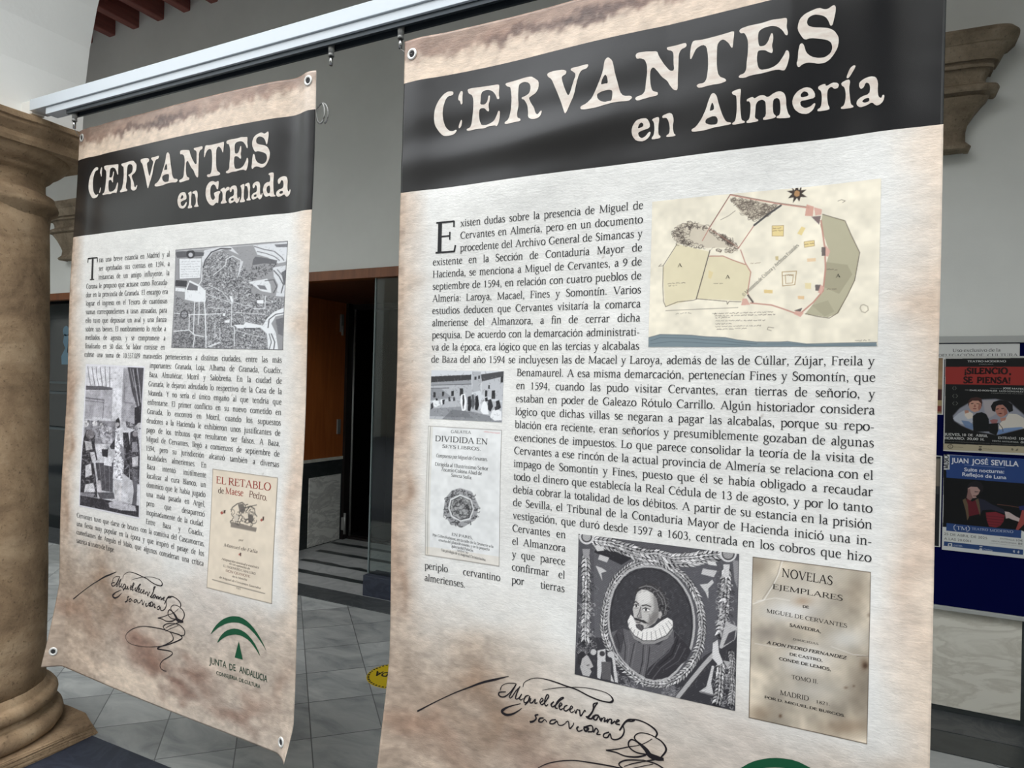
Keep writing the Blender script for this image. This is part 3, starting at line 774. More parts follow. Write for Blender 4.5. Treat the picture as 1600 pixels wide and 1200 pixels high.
def fill(outline, holes=(), edge=.012, soft=2):
    """outline in metres -> triangles short enough to follow the cloth"""
    def chaikin(P):
        P = np.asarray(P, float)
        for _ in range(soft):
            Q = np.roll(P, -1, 0); P = np.stack([P * .78 + Q * .22, P * .22 + Q * .78], 1).reshape(-1, 2)
        return P
    loops = [chaikin(outline)] + [chaikin(h) for h in holes]
    tri = tessellate_polygon([[Vector((x, y, 0)) for x, y in l] for l in loops]); pts = np.concatenate(loops)
    bm = bmesh.new(); vs_ = [bm.verts.new((x, y, 0)) for x, y in pts]
    for t in tri:
        try: bm.faces.new([vs_[i] for i in t])
        except ValueError: pass
    for _ in range(5):
        es = [e for e in bm.edges if e.calc_length() > edge]
        if not es: break
        bmesh.ops.subdivide_edges(bm, edges=es, cuts=1); bmesh.ops.triangulate(bm, faces=bm.faces)
    bm.verts.index_update()
    V = np.array([(v.co.x, v.co.y) for v in bm.verts]); F = [tuple(v.index for v in f.verts) for f in bm.faces]; bm.free()
    return V, F
def shapes(txt, k=2000.0):
    out = []
    for ln in txt.strip().split('\n'):
        ls = [np.array([[float(c) / k for c in q.split(',')] for q in part_.split()]) for part_ in ln.split(';')]
        out.append((ls[0], ls[1:]))
    return out

# ---- traced outlines and picture programs (millimetres on the banner, thousandths of a picture)
HEAD = """300,310 271,305 243,317 214,348 196,388 192,430 197,467 219,502 245,528 270,533 299,532 315,527 327,511 319,507 303,513 282,508 260,487 247,453 242,417 245,382 256,348 272,330 293,330 303,324
346,314 358,320 355,351 358,383 348,385 343,366 330,357 334,333
352,460 357,470 351,497 339,504 335,495 342,475
382,313 410,311 470,315 524,318 565,320 567,339 565,369 571,394 559,396 545,366 525,345 498,335 470,339 463,355 462,383 460,403 488,408 502,393 506,366 516,368 515,392 508,411 513,446 501,443 485,424 457,423 454,454 459,486 471,509 507,511 541,499 556,474 565,451 575,456 574,483 570,510 560,530 550,522 507,520 492,527 444,522 412,524 388,524 382,513 404,509 413,486 421,418 420,369 411,346 391,336
598,324 624,322 669,320 706,317 743,318 765,334 786,351 787,384 774,405 746,417 735,422 746,447 765,474 773,501 785,513 802,494 809,501 799,525 778,532 752,528 734,515 733,488 728,454 709,424 698,421 694,412 716,409 738,399 744,370 733,348 707,337 681,342 676,358 675,405 680,446 672,479 674,506 693,515 693,527 652,526 611,528 601,518 625,505 636,466 640,406 633,364 629,347 609,340
828,328 839,320 871,319 913,323 931,334 927,349 910,353 907,365 922,410 941,452 951,441 967,392 979,359 965,344 951,334 954,325 989,325 1036,322 1040,332 1030,343 1006,345 993,365 981,408 972,451 952,493 936,531 929,533 921,514 906,473 888,430 869,388 854,356 836,342
1135,312 1152,328 1159,351 1167,390 1181,437 1191,476 1208,498 1243,502 1249,514 1231,525 1193,520 1157,520 1121,524 1082,530 1028,531 1006,526 1006,512 1034,503 1060,482 1079,444 1095,409 1111,367 1116,324 1126,313;1122,387 1131,400 1135,429 1119,427 1102,430 1105,411 1115,393;1113,459 1139,458 1156,464 1156,489 1153,510 1137,510 1121,511 1104,505 1087,490 1083,470 1097,463
1259,327 1267,317 1301,318 1333,323 1356,327 1361,344 1374,368 1389,392 1414,424 1432,424 1428,390 1428,354 1421,338 1400,330 1397,318 1412,318 1442,318 1477,315 1484,324 1481,335 1460,340 1450,359 1450,401 1448,454 1449,503 1446,514 1431,509 1413,484 1403,464 1378,442 1359,414 1340,392 1328,402 1326,432 1329,469 1337,495 1349,502 1363,507 1362,521 1331,522 1300,526 1272,530 1261,520 1266,511 1294,506 1306,490 1308,453 1313,417 1312,380 1302,354 1283,344 1265,344
1499,389 1499,362 1504,328 1512,314 1547,319 1610,317 1645,315 1679,312 1680,327 1677,353 1675,380 1669,379 1659,358 1638,337 1622,340 1612,356 1611,394 1612,448 1621,488 1649,504 1652,515 1626,520 1586,518 1541,523 1528,510 1537,503 1560,504 1571,489 1576,442 1575,395 1568,352 1551,340 1525,350 1514,371 1505,391
1699,318 1706,309 1739,305 1769,306 1794,306 1828,302 1858,306 1882,307 1884,321 1882,344 1888,366 1886,378 1878,374 1868,354 1848,334 1824,326 1794,328 1777,337 1774,358 1776,384 1781,399 1801,400 1813,387 1820,367 1825,355 1832,359 1833,385 1828,405 1833,427 1829,436 1816,429 1804,419 1787,415 1774,416 1771,447 1776,479 1786,494 1813,496 1837,491 1856,479 1875,451 1882,434 1892,439 1895,460 1890,485 1883,505 1876,514 1852,504 1818,506 1794,509 1749,509 1724,515 1701,510 1703,500 1723,496 1731,481 1732,450 1736,413 1736,371 1730,348 1720,330 1707,330
2054,296 2059,304 2058,326 2053,350 2049,369 2041,372 2034,351 2023,333 2004,322 1981,316 1962,323 1956,339 1961,355 1982,365 2010,371 2037,379 2056,393 2070,417 2072,435 2068,459 2055,482 2040,499 2022,508 1999,507 1980,500 1961,496 1943,500 1929,511 1921,496 1926,477 1927,446 1932,421 1940,417 1948,427 1956,457 1975,476 2003,486 2026,486 2044,474 2050,455 2045,434 2029,421 2001,412 1973,404 1950,407 1938,392 1923,363 1925,340 1932,321 1948,307 1971,299 1999,293 2018,304 2031,305 2047,296"""
ALM = """1296,611 1317,614 1330,637 1330,657 1293,664 1277,670 1281,687 1294,697 1310,691 1326,673 1335,676 1327,697 1303,712 1269,705 1252,682 1247,657 1255,633 1271,615;1292,627 1302,637 1299,648 1276,653 1280,637
1337,622 1366,614 1372,623 1367,658 1368,691 1378,700 1376,708 1340,709 1338,701 1347,692 1351,664 1348,635
1384,613 1414,605 1428,612 1435,637 1430,668 1436,697 1444,704 1440,709 1404,708 1403,700 1416,694 1418,666 1411,637 1402,624 1386,624
1603,554 1614,567 1623,604 1639,653 1654,682 1675,688 1673,695 1632,697 1602,698 1565,704 1515,703 1510,692 1530,683 1552,655 1570,618 1581,581 1592,556;1596,591 1604,608 1604,624 1586,627 1589,610;1594,650 1613,652 1621,669 1617,687 1587,684 1568,673 1571,658
1675,562 1707,555 1712,561 1708,602 1711,649 1715,684 1729,691 1728,697 1681,699 1678,691 1691,684 1696,646 1695,600 1693,581 1678,574
1735,603 1758,596 1764,606 1783,596 1801,597 1816,609 1840,594 1861,590 1878,601 1885,621 1886,654 1894,685 1903,696 1897,701 1852,697 1849,689 1863,684 1865,651 1861,624 1851,615 1837,620 1835,646 1838,676 1849,687 1843,694 1801,697 1798,689 1810,680 1809,642 1807,623 1794,613 1777,618 1770,632 1769,658 1767,684 1782,692 1778,699 1737,700 1734,692 1746,685 1750,655 1750,624 1744,612 1735,612
1956,589 1977,596 1990,616 1991,635 1964,639 1937,641 1939,659 1955,671 1975,667 1988,655 1994,659 1985,681 1965,695 1938,689 1917,671 1907,643 1913,618 1929,599;1950,604 1965,611 1968,625 1940,628 1938,615
2002,593 2026,586 2030,598 2052,587 2069,590 2076,599 2072,611 2059,612 2049,601 2036,610 2034,635 2038,668 2044,680 2043,689 2002,690 2000,682 2013,675 2016,643 2013,613 2002,604
2083,593 2107,584 2115,591 2111,619 2115,656 2119,682 2128,688 2127,695 2087,694 2083,687 2096,680 2101,646 2096,613 2085,604
2125,535 2133,539 2126,554 2110,580 2102,580 2102,571 2113,544
2146,604 2161,593 2183,588 2202,594 2210,615 2209,644 2212,669 2222,677 2226,664 2233,667 2229,689 2216,701 2204,701 2191,686 2173,695 2151,699 2138,687 2139,671 2153,659 2181,653 2184,632 2180,614 2168,608 2162,625 2152,630 2145,618;2181,667 2182,681 2166,684 2156,677 2166,668"""
GRA = """1618,553 1629,558 1624,606 1611,605 1596,577 1574,570 1555,586 1551,621 1559,658 1580,673 1598,657 1587,638 1586,625 1635,616 1646,626 1630,642 1628,677 1626,695 1607,688 1582,708 1548,697 1520,667 1507,626 1513,582 1540,554 1573,548 1599,560
1645,608 1679,599 1686,612 1704,597 1726,603 1722,620 1699,622 1690,643 1692,683 1703,693 1701,699 1650,701 1649,690 1664,680 1665,641 1658,623 1645,620
2055,548 2084,545 2096,552 2093,598 2096,648 2103,682 2115,687 2113,693 2075,692 2068,683 2039,691 2018,674 2010,644 2018,615 2040,601 2064,601 2069,587 2065,561 2052,556;2065,621 2071,646 2068,670 2050,669 2039,647 2044,628"""
LOGO = """1711,3420 1752,3357 1811,3303 1870,3273 1916,3260 1975,3254 2041,3273 2101,3312 2155,3368 2197,3429 2162,3389 2102,3340 2036,3304 1970,3292 1911,3299 1852,3318 1786,3355 1740,3392
1772,3461 1803,3407 1848,3365 1907,3338 1966,3331 2025,3344 2086,3383 2127,3433 2143,3465 2100,3421 2047,3383 1981,3367 1922,3372 1863,3393 1811,3426
1962,3406 1999,3513 1930,3514"""
SIGN = """191,3482,4.5 291,3414,2.7 405,3342,2.7 484,3298,3.6 561,3256,5.4 638,3223,5.4 705,3194,1.8
784,3226,1.8 789,3206,1.8 815,3185,1.8 855,3169,1.8 906,3165,2.7 957,3168,3.6 1002,3173,3.6 1056,3178,3.6 1111,3192,3.6 1164,3200,3.6 1206,3199,3.6 1221,3194,5.4 1227,3183,4.5 1215,3168,2.7 1189,3159,1.8 1142,3157,1.8 1088,3161,1.8 1029,3173,1.8 980,3185,1.8 935,3199,1.8
935,3199,1.4 885,3219,0.9
745,3219,1.8 704,3227,1.8 674,3244,1.8 665,3262,2.7 663,3271,1.8
693,3270,2.7 660,3280,3.6 657,3294,4.5 673,3299,3.6 693,3291,3.6 717,3267,2.7 745,3226,2.7 746,3220,2.7
745,3226,3.6 728,3259,3.6 713,3290,2.7 725,3289,2.7 746,3255,2.7
746,3255,2.7 763,3235,2.7 768,3228,2.7
767,3229,2.7 752,3264,3.6 747,3289,3.6 762,3285,2.7 779,3261,2.7
779,3261,2.7 768,3282,3.6 774,3290,2.7 787,3280,1.8
816,3258,2.7 800,3267,3.6 791,3287,3.6 797,3298,3.6 813,3285,2.7 821,3261,3.6 815,3287,2.7 797,3308,2.7
827,3269,2.7 823,3289,3.6 835,3288,3.6 850,3268,2.7 849,3287,3.6 862,3282,2.7
875,3279,2.7 890,3264,3.6 883,3256,2.7 874,3274,2.7 884,3286,3.6 899,3273,2.7
899,3273,2.7 918,3240,3.6 908,3236,3.6 898,3268,3.6 904,3286,3.6 916,3277,2.7
781,3327,1.8 766,3341,2.7 737,3363,4.5 705,3376,6.3 682,3373,7.2 679,3362,7.2 701,3343,4.5 736,3324,2.7 774,3307,1.8
944,3258,3.6 932,3273,4.5 938,3283,3.6 954,3271,3.6 974,3246,3.6 992,3229,3.6 981,3231,2.7 962,3254,3.6 952,3282,3.6 964,3284,3.6
971,3277,2.7 985,3261,3.6 978,3255,2.7 971,3272,3.6 978,3286,3.6 992,3277,2.7
1012,3258,2.7 999,3267,3.6 996,3282,3.6 1007,3285,3.6 1022,3272,2.7
1024,3278,2.7 1038,3262,2.7 1031,3257,2.7 1024,3275,3.6 1032,3286,2.7 1044,3278,2.7
1048,3270,2.7 1054,3284,3.6 1060,3267,2.7 1069,3267,2.7
1072,3264,3.6 1078,3291,3.6 1096,3261,2.7 1100,3266,2.7
1157,3212,3.6 1144,3233,3.6 1129,3266,4.5 1112,3288,5.4 1105,3285,5.4 1113,3292,4.5 1130,3290,4.5 1140,3274,3.6
1157,3212,2.7 1138,3223,3.6 1137,3244,3.6 1130,3266,2.7
1163,3267,3.6 1146,3272,4.5 1140,3288,4.5 1152,3290,3.6 1164,3271,3.6 1170,3287,3.6
1176,3275,3.6 1174,3291,3.6 1184,3274,2.7 1193,3273,3.6 1190,3289,3.6 1202,3279,2.7
1205,3273,3.6 1203,3289,3.6 1213,3273,3.6 1224,3273,3.6 1222,3290,3.6 1240,3274,3.6
1244,3279,3.6 1258,3268,3.6 1250,3266,2.7 1243,3284,3.6 1261,3285,3.6
1261,3310,3.6 1275,3285,4.5 1291,3262,4.5 1315,3257,3.6 1326,3249,3.6 1302,3252,3.6 1285,3266,2.7 1275,3286,2.7
1290,3267,2.7 1306,3252,2.7 1340,3245,3.6 1379,3250,3.6 1414,3265,4.5 1427,3282,4.5 1421,3299,3.6 1422,3301,3.6
1421,3300,2.7 1390,3294,2.7 1356,3297,2.7 1334,3311,2.7 1329,3327,3.6 1342,3340,4.5 1360,3350,7.2 1382,3366,10.8 1398,3384,12.6 1427,3388,12.6 1457,3386,7.2
1420,3301,2.7 1446,3311,3.6 1464,3330,4.5 1465,3350,4.5 1447,3379,3.6
1353,3344,3.6 1317,3336,3.6 1302,3356,3.6 1309,3375,3.6 1339,3387,3.6 1378,3385,3.6 1422,3382,3.6
1201,3413,2.7 1252,3395,2.7 1298,3374,2.7 1337,3358,1.8 1372,3339,1.8 1406,3311,1.8
1201,3413,3.6 1247,3411,3.6 1288,3416,3.6 1339,3407,4.5 1379,3389,3.6
1417,3398,3.6 1374,3417,2.7 1324,3440,2.7 1285,3463,1.8
868,3335,3.6 853,3343,4.5 858,3355,3.6 848,3369,4.5 837,3376,5.4 826,3380,5.4
895,3344,3.6 877,3351,4.5 872,3366,4.5 887,3365,3.6 901,3350,2.7 913,3359,2.7
957,3337,3.6 934,3346,3.6 928,3361,3.6 946,3358,3.6 963,3343,3.6 971,3357,2.7 990,3354,2.7 1007,3340,1.8
1006,3337,2.7 1020,3330,2.7 1026,3360,3.6 1042,3342,2.7 1045,3330,2.7
1069,3341,3.6 1061,3351,4.5 1070,3362,3.6 1089,3351,2.7
1094,3337,4.5 1116,3337,5.4 1104,3353,5.4 1097,3339,4.5 1131,3321,3.6 1137,3344,3.6 1115,3353,3.6
1141,3349,3.6 1152,3328,3.6 1163,3338,3.6 1157,3353,3.6 1174,3350,2.7
1213,3330,3.6 1191,3343,3.6 1189,3357,3.6 1206,3355,3.6 1218,3336,3.6 1226,3355,3.6 1247,3354,3.6 1271,3336,3.6 1282,3308,3.6 1276,3285,2.7
1368,3509,3.6 1335,3480,3.6 1257,3476,3.6 1138,3487,3.6 1036,3503,2.7 934,3542,2.7 868,3589,1.8 860,3624,1.8 909,3647,1.8 1003,3643,1.8 1115,3625,1.8 1224,3597,2.7 1302,3571,3.6 1405,3523,4.5 1451,3493,4.5 1431,3478,4.5 1355,3477,3.6 1286,3477,2.7
1286,3477,3.6 1261,3459,3.6 1294,3433,3.6 1370,3413,2.7
1368,3509,4.5 1358,3530,4.5 1292,3570,3.6 1225,3602,4.5 1213,3616,5.4 1274,3609,4.5 1343,3603,3.6 1363,3614,3.6 1326,3645,3.6 1269,3680,2.7 1241,3715,2.7 1252,3738,2.7 1282,3745,2.7 1307,3742,3.6
1370,3413,2.7 1428,3415,3.6 1472,3437,3.6 1473,3467,3.6 1441,3479,3.6
1287,3483,1.8 1334,3456,1.8 1411,3419,1.8"""
PICS = {}
PICS["ALMP"] = ((0.6737,0.4912,1.1137,0.8102), (400, 290), """B 229 221 202|-66,-198
N 12 .035|-66,-198
P 214 203 168 .75|128,304 284,370 225,679 77,726 63,461
P 212 201 166 .75|284,397 347,407 452,466 474,519 462,653 441,703 229,679
P 170 164 138 .9|773,181 861,230 924,436 907,606 846,798 804,822 711,799 782,658 787,520 805,422 764,249
P 132 126 104 .35|790,480 877,506 897,566 847,681 788,638
P 132 126 104 .25|737,745 803,718 829,788 791,816
P 120 134 140 1|-1,935 57,914 135,917 211,922 278,933 366,939 424,956 509,970 606,971 640,968 720,984 851,980 996,978 999,1005 0,1000
L 1.2 84 98 106 .8|11,957 58,936 135,939 211,943 278,954 366,960 424,973 509,982
L 1 84 98 106 .8|11,978 112,963 211,969 338,981 481,992
L 1 84 98 106 .6|551,984 653,983 754,994 883,991 990,993
L 1.2 90 100 105 .9|-1,935 57,914 135,917 211,922 278,933 366,939 424,956 509,970 606,971 640,968 720,984 851,980 996,978
P 176 164 146 .7|370,27 426,132 480,185 539,160 587,104 467,49
S 150 6 90 80 72 .8|370,27 426,132 480,185 539,160 587,104 467,49
S 50 5 120 108 98 .7|381,44 440,134 497,171 573,108 467,54
P 186 174 156 .6|100,237 129,175 190,160 266,194 281,222 415,355 268,343 132,304
S 150 5 75 66 60 .8|100,237 129,175 190,160 266,194 281,222 214,205 184,213 177,265 200,300 268,343 201,326 132,304
S 90 5 85 74 66 .8|281,217 370,283 415,355 371,330 311,267
S 26 6 95 82 72 .7|283,344 342,359 415,360 408,380 328,372
L 1.6 178 122 108 .9|373,6 281,212 249,293
L 1 90 70 62 .9|373,3 281,207
L 2 184 130 116 .9|373,6 467,44 580,88 716,134
L 1 110 84 76 .9|373,1 467,39 580,83 716,128
L 1.6 170 112 100 .9|484,216 415,360
L 1.4 150 110 98 .9|281,217 415,355
L 1.6 170 112 100 .9|426,371 448,456 474,519 462,653 485,715
L 1.6 170 112 100 .9|284,399 347,404 394,436 448,468
L 2.4 184 132 118 .9|477,719 568,736 616,761 685,800
L 2.6 184 132 118 .9|691,794 744,726 782,658 790,520 785,391 767,220
L 3.6 70 68 68 .95|597,103 539,157 484,216
L 1.6 66 56 50 .95|286,360 256,527 228,679
L 3 80 74 70 .9|464,668 487,713
L 1 70 60 52 .9|128,304 63,445 64,580 69,688 81,726 138,696 214,689 233,680 370,703 373,723 380,704 434,709
L 1 70 60 52 .9|773,181 864,235 888,321 924,436 907,601 880,692 842,798 810,827 764,816 711,796
L 1 90 80 70 .8|63,445 40,448 53,433
L 1 90 80 70 .7|82,753 260,749 421,746
P 200 150 134 .9|706,110 736,128 733,188 700,181
P 206 160 146 .9|737,132 770,150 768,182 743,185
P 110 92 92 .9|727,191 766,190 760,244
P 96 86 84 .9|772,385 789,389 789,442 773,441
P 206 160 146 .9|788,376 808,414 799,449 789,442
P 96 86 84 .9|749,617 772,620 769,659 751,654
P 206 160 146 .9|772,618 787,638 776,677 761,667
P 206 160 146 .9|441,688 459,689 475,730 435,732
P 206 160 146 .9|671,773 706,790 692,816 664,797
P 70 62 60 .8|664,775 699,759 692,782
P 222 200 138 .9|562,229 611,232 612,300 563,294
L .8 150 120 80 .9|562,229 611,232 612,300 563,294 562,229
P 222 200 138 .9|687,247 704,258 688,304 670,290
P 222 200 138 .9|699,345 741,341 743,375 702,380
L .8 150 120 80 .9|699,345 741,341 743,375 702,380 699,345
P 222 190 150 .8|713,452 749,452 750,473 715,473
L 1.2 150 118 70 .9|610,528 671,527 665,612 614,617 610,528
L 1 150 118 70 .9|624,549 658,549 655,601 627,602 624,549
P 222 206 160 .9|707,604 733,606 733,644 709,640
P 214 184 120 .8|533,636 571,640 571,662 535,658
P 214 176 130 .8|678,683 706,686 706,706 680,703
P 190 170 120 .8|579,426 593,426 592,452 580,450
P 216 198 150 .8|282,491 304,509 294,552 281,544
P 62 52 46 1|663,-21 673,18 684,-23 682,17 704,17 685,38 708,65 680,60 675,89 665,63 648,94 651,58 627,61 644,35 620,13 647,13 636,-17 655,14
P 170 130 90 1|664,15 676,27 675,51 663,57 653,44 654,22
L 1.4 160 150 132 .9|944,751 959,763 962,785 950,800 937,793 930,772 934,755 944,751
L 1 110 100 88 .8|834,108 848,102 863,112 853,120
L 1 110 100 88 .8|580,881 556,876 553,891 570,899
L 1 110 100 88 .8|332,164 368,142 397,113
W 1 80 70 62 .8|305,782 582,780
W 1 80 70 62 .8|320,798 590,796
W 1 80 70 62 .7|320,811 386,807
W 1 80 70 62 .7|320,829 542,832
W 1 80 70 62 .7|321,850 393,849
W 1 80 70 62 .7|321,868 528,865
W 1 80 70 62 .7|329,885 472,881
W 1 90 80 70 .7|132,776 204,773
W 1.2 90 80 70 .8|90,570 178,567
W 1.2 90 80 70 .7|94,584 140,584
W 1.2 90 80 70 .8|309,582 349,585
W 1.2 70 62 54 .8|797,525 846,535
W 1.2 70 62 54 .8|800,649 847,649
W 1 90 80 70 .7|915,966 971,964
W .8 110 84 60 .9|567,245 608,247
W .8 110 84 60 .9|567,262 608,264
W .8 110 84 60 .9|703,362 739,359
W .8 110 84 60 .9|614,549 661,552
W .8 110 84 60 .8|473,463 519,461""", """7326,6380,7421,6378,76.0,s,50,40,35|A
8325,6678,8415,6675,73.6,s,50,40,35|A
10399,6761,10478,6759,68.8,s,40,34,30|A
8116,7427,8164,7425,40.4,s,40,34,30|A
8700,7069,9741,6071,72.7,s,120,116,108|© Ministerio de Cultura y Archivos Estatales""")
PICS["COURT"] = ((0.1074,0.8666,0.3175,0.9907), (150, 92), """B 205 208 212|-310,-242
P 150 152 156 1|-4,133 566,87 586,565 4,640
P 176 178 182 1|-1,323 568,276 586,565 4,640
P 60 60 62 1|-4,129 566,78 567,181 -2,252
L 1 80 80 84 1|-1,310 568,267
L 1.4 90 90 94 1|0,376 259,357
P 120 122 126 .6|0,376 138,362 321,558 3,618
P 44 44 46 1|41,453 72,452 73,557 42,559
P 44 44 46 1|163,435 193,433 195,534 164,535
P 44 44 46 1|295,416 331,414 333,518 297,520
P 50 50 52 1|414,359 461,357 463,507 416,510
P 172 174 178 1|580,18 695,15 699,390 584,437
P 60 60 62 .9|696,71 1000,0 1001,105 712,219
P 186 188 192 1|712,211 1001,101 1005,585 714,474
P 50 50 52 1|610,116 639,115 639,179 611,180
P 50 50 52 1|662,93 685,92 685,161 662,161
P 40 40 42 1|801,280 823,279 824,350 801,351
P 40 40 42 1|852,383 897,381 899,549 854,551
P 40 40 42 1|762,387 790,386 792,512 763,514
P 44 44 46 1|965,106 995,101 996,218 963,227
P 178 180 184 1|-5,663 586,565 997,606 1000,1000 0,1000
P 120 122 126 .6|-3,794 442,723 619,945 -1,948
P 90 92 96 .5|324,795 618,818 999,938 1000,1000 177,1004
P 225 228 230 1|31,638 80,601 126,642 143,720 82,758 36,735
P 40 40 44 1|74,584 98,574 111,617 80,627
P 60 60 64 1|8,706 38,660 52,769 16,815
P 230 232 234 1|141,611 177,587 197,673 161,710
P 50 50 54 1|171,609 208,594 203,694 179,700
P 60 60 64 1|255,548 279,538 292,624 262,626
P 64 64 68 1|321,545 345,535 358,612 328,622
P 235 236 238 1|433,487 486,463 517,612 507,804 457,808 429,638
P 50 50 54 1|457,495 474,485 488,635 472,785 459,658
P 40 40 44 1|527,526 571,502 587,693 571,813 536,803
P 90 92 96 1|579,480 614,470 633,669 606,777 582,693
P 36 36 40 1|632,512 666,485 691,666 669,794 634,775
P 210 212 216 1|678,560 712,542 731,705 697,771
P 232 234 236 1|736,621 775,581 805,701 823,855 747,860 709,791
P 40 40 44 1|763,535 797,520 804,596 770,606
P 50 50 54 1|803,575 848,551 878,696 845,803 811,763
P 228 230 232 1|867,781 928,735 990,793 997,959 903,974 841,908
P 44 44 48 1|913,590 955,567 984,711 951,754 917,694
P 60 60 64 1|895,708 939,680 951,754 906,774
D 260 .35|-310,-242""", """""")
PICS["GAL"] = ((0.1049,1.0088,0.3182,1.3403), (130, 216), """B 224 225 224|-301,-518
N 14 .03|-301,-518
P 196 186 164 .25|0,0 67,1 66,999 0,1000
P 214 196 170 .3|-4,932 1002,927 1000,1000 0,1000
L 1 120 112 106 1|0,2 1000,2 1000,998 3,998 0,2
L .8 90 84 80 .7|31,10 35,986
L 11 150 150 152 .9|476,481 606,496 681,576 651,662 516,719 377,714 294,650 313,555 384,502 476,481
S 150 4 44 44 46 .95|475,458 648,483 732,572 691,686 517,746 343,743 236,662 268,539 374,476
L 2.5 215 216 216 1|477,509 616,532 654,601 611,676 486,701 369,677 325,616 348,550 477,509
L 1.2 60 60 62 1|478,517 608,541 642,602 600,669 486,693 383,668 343,615 363,557 478,517
P 150 150 150 .8|478,522 603,546 634,603 594,664 486,688 389,663 351,614 372,561
S 60 5 50 50 52 .8|478,533 594,553 620,604 571,660 471,678 402,643 380,596 407,554
L 1.2 200 80 80 .25|769,22 979,25
W 1 200 140 140 .5|783,21 979,25""", """1732,10238,2325,10228,69.7,s,80,80,80|GALATEA
1269,10469,2825,10467,141.1,s,55,55,55|DIVIDIDA EN
1491,10623,2633,10626,80.9,s,70,70,70|SEYS LIBROS.
1320,10873,2837,10868,86.7,i,60,60,60|Compuesta por Miguel de Cervantes.
1295,11092,2861,11096,86.7,s,60,60,60|Dirigida al Illustrissimo Señor
1490,11212,2686,11224,86.2,s,60,60,60|Ascanio Colona Abad de
1784,11329,2407,11352,80.2,s,60,60,60|Sancta Sofia.
1829,12808,2451,12828,69.3,s,60,60,60|EN PARIS,
1273,12885,3051,12971,64.9,s,60,60,60|Por Gilles Robinot, en la calle de la Dranerie a la
1456,12993,2941,13053,64.6,s,60,60,60|enseña del plato de estaño, y en la pequeña
1838,13101,2478,13140,63.9,s,60,60,60|galeria del Palacio.
2002,13186,2329,13207,47.7,s,60,60,60|M D C XI
1527,13237,2831,13322,64.4,s,60,60,60|Con privilegio de su magestad Christianissima.""")
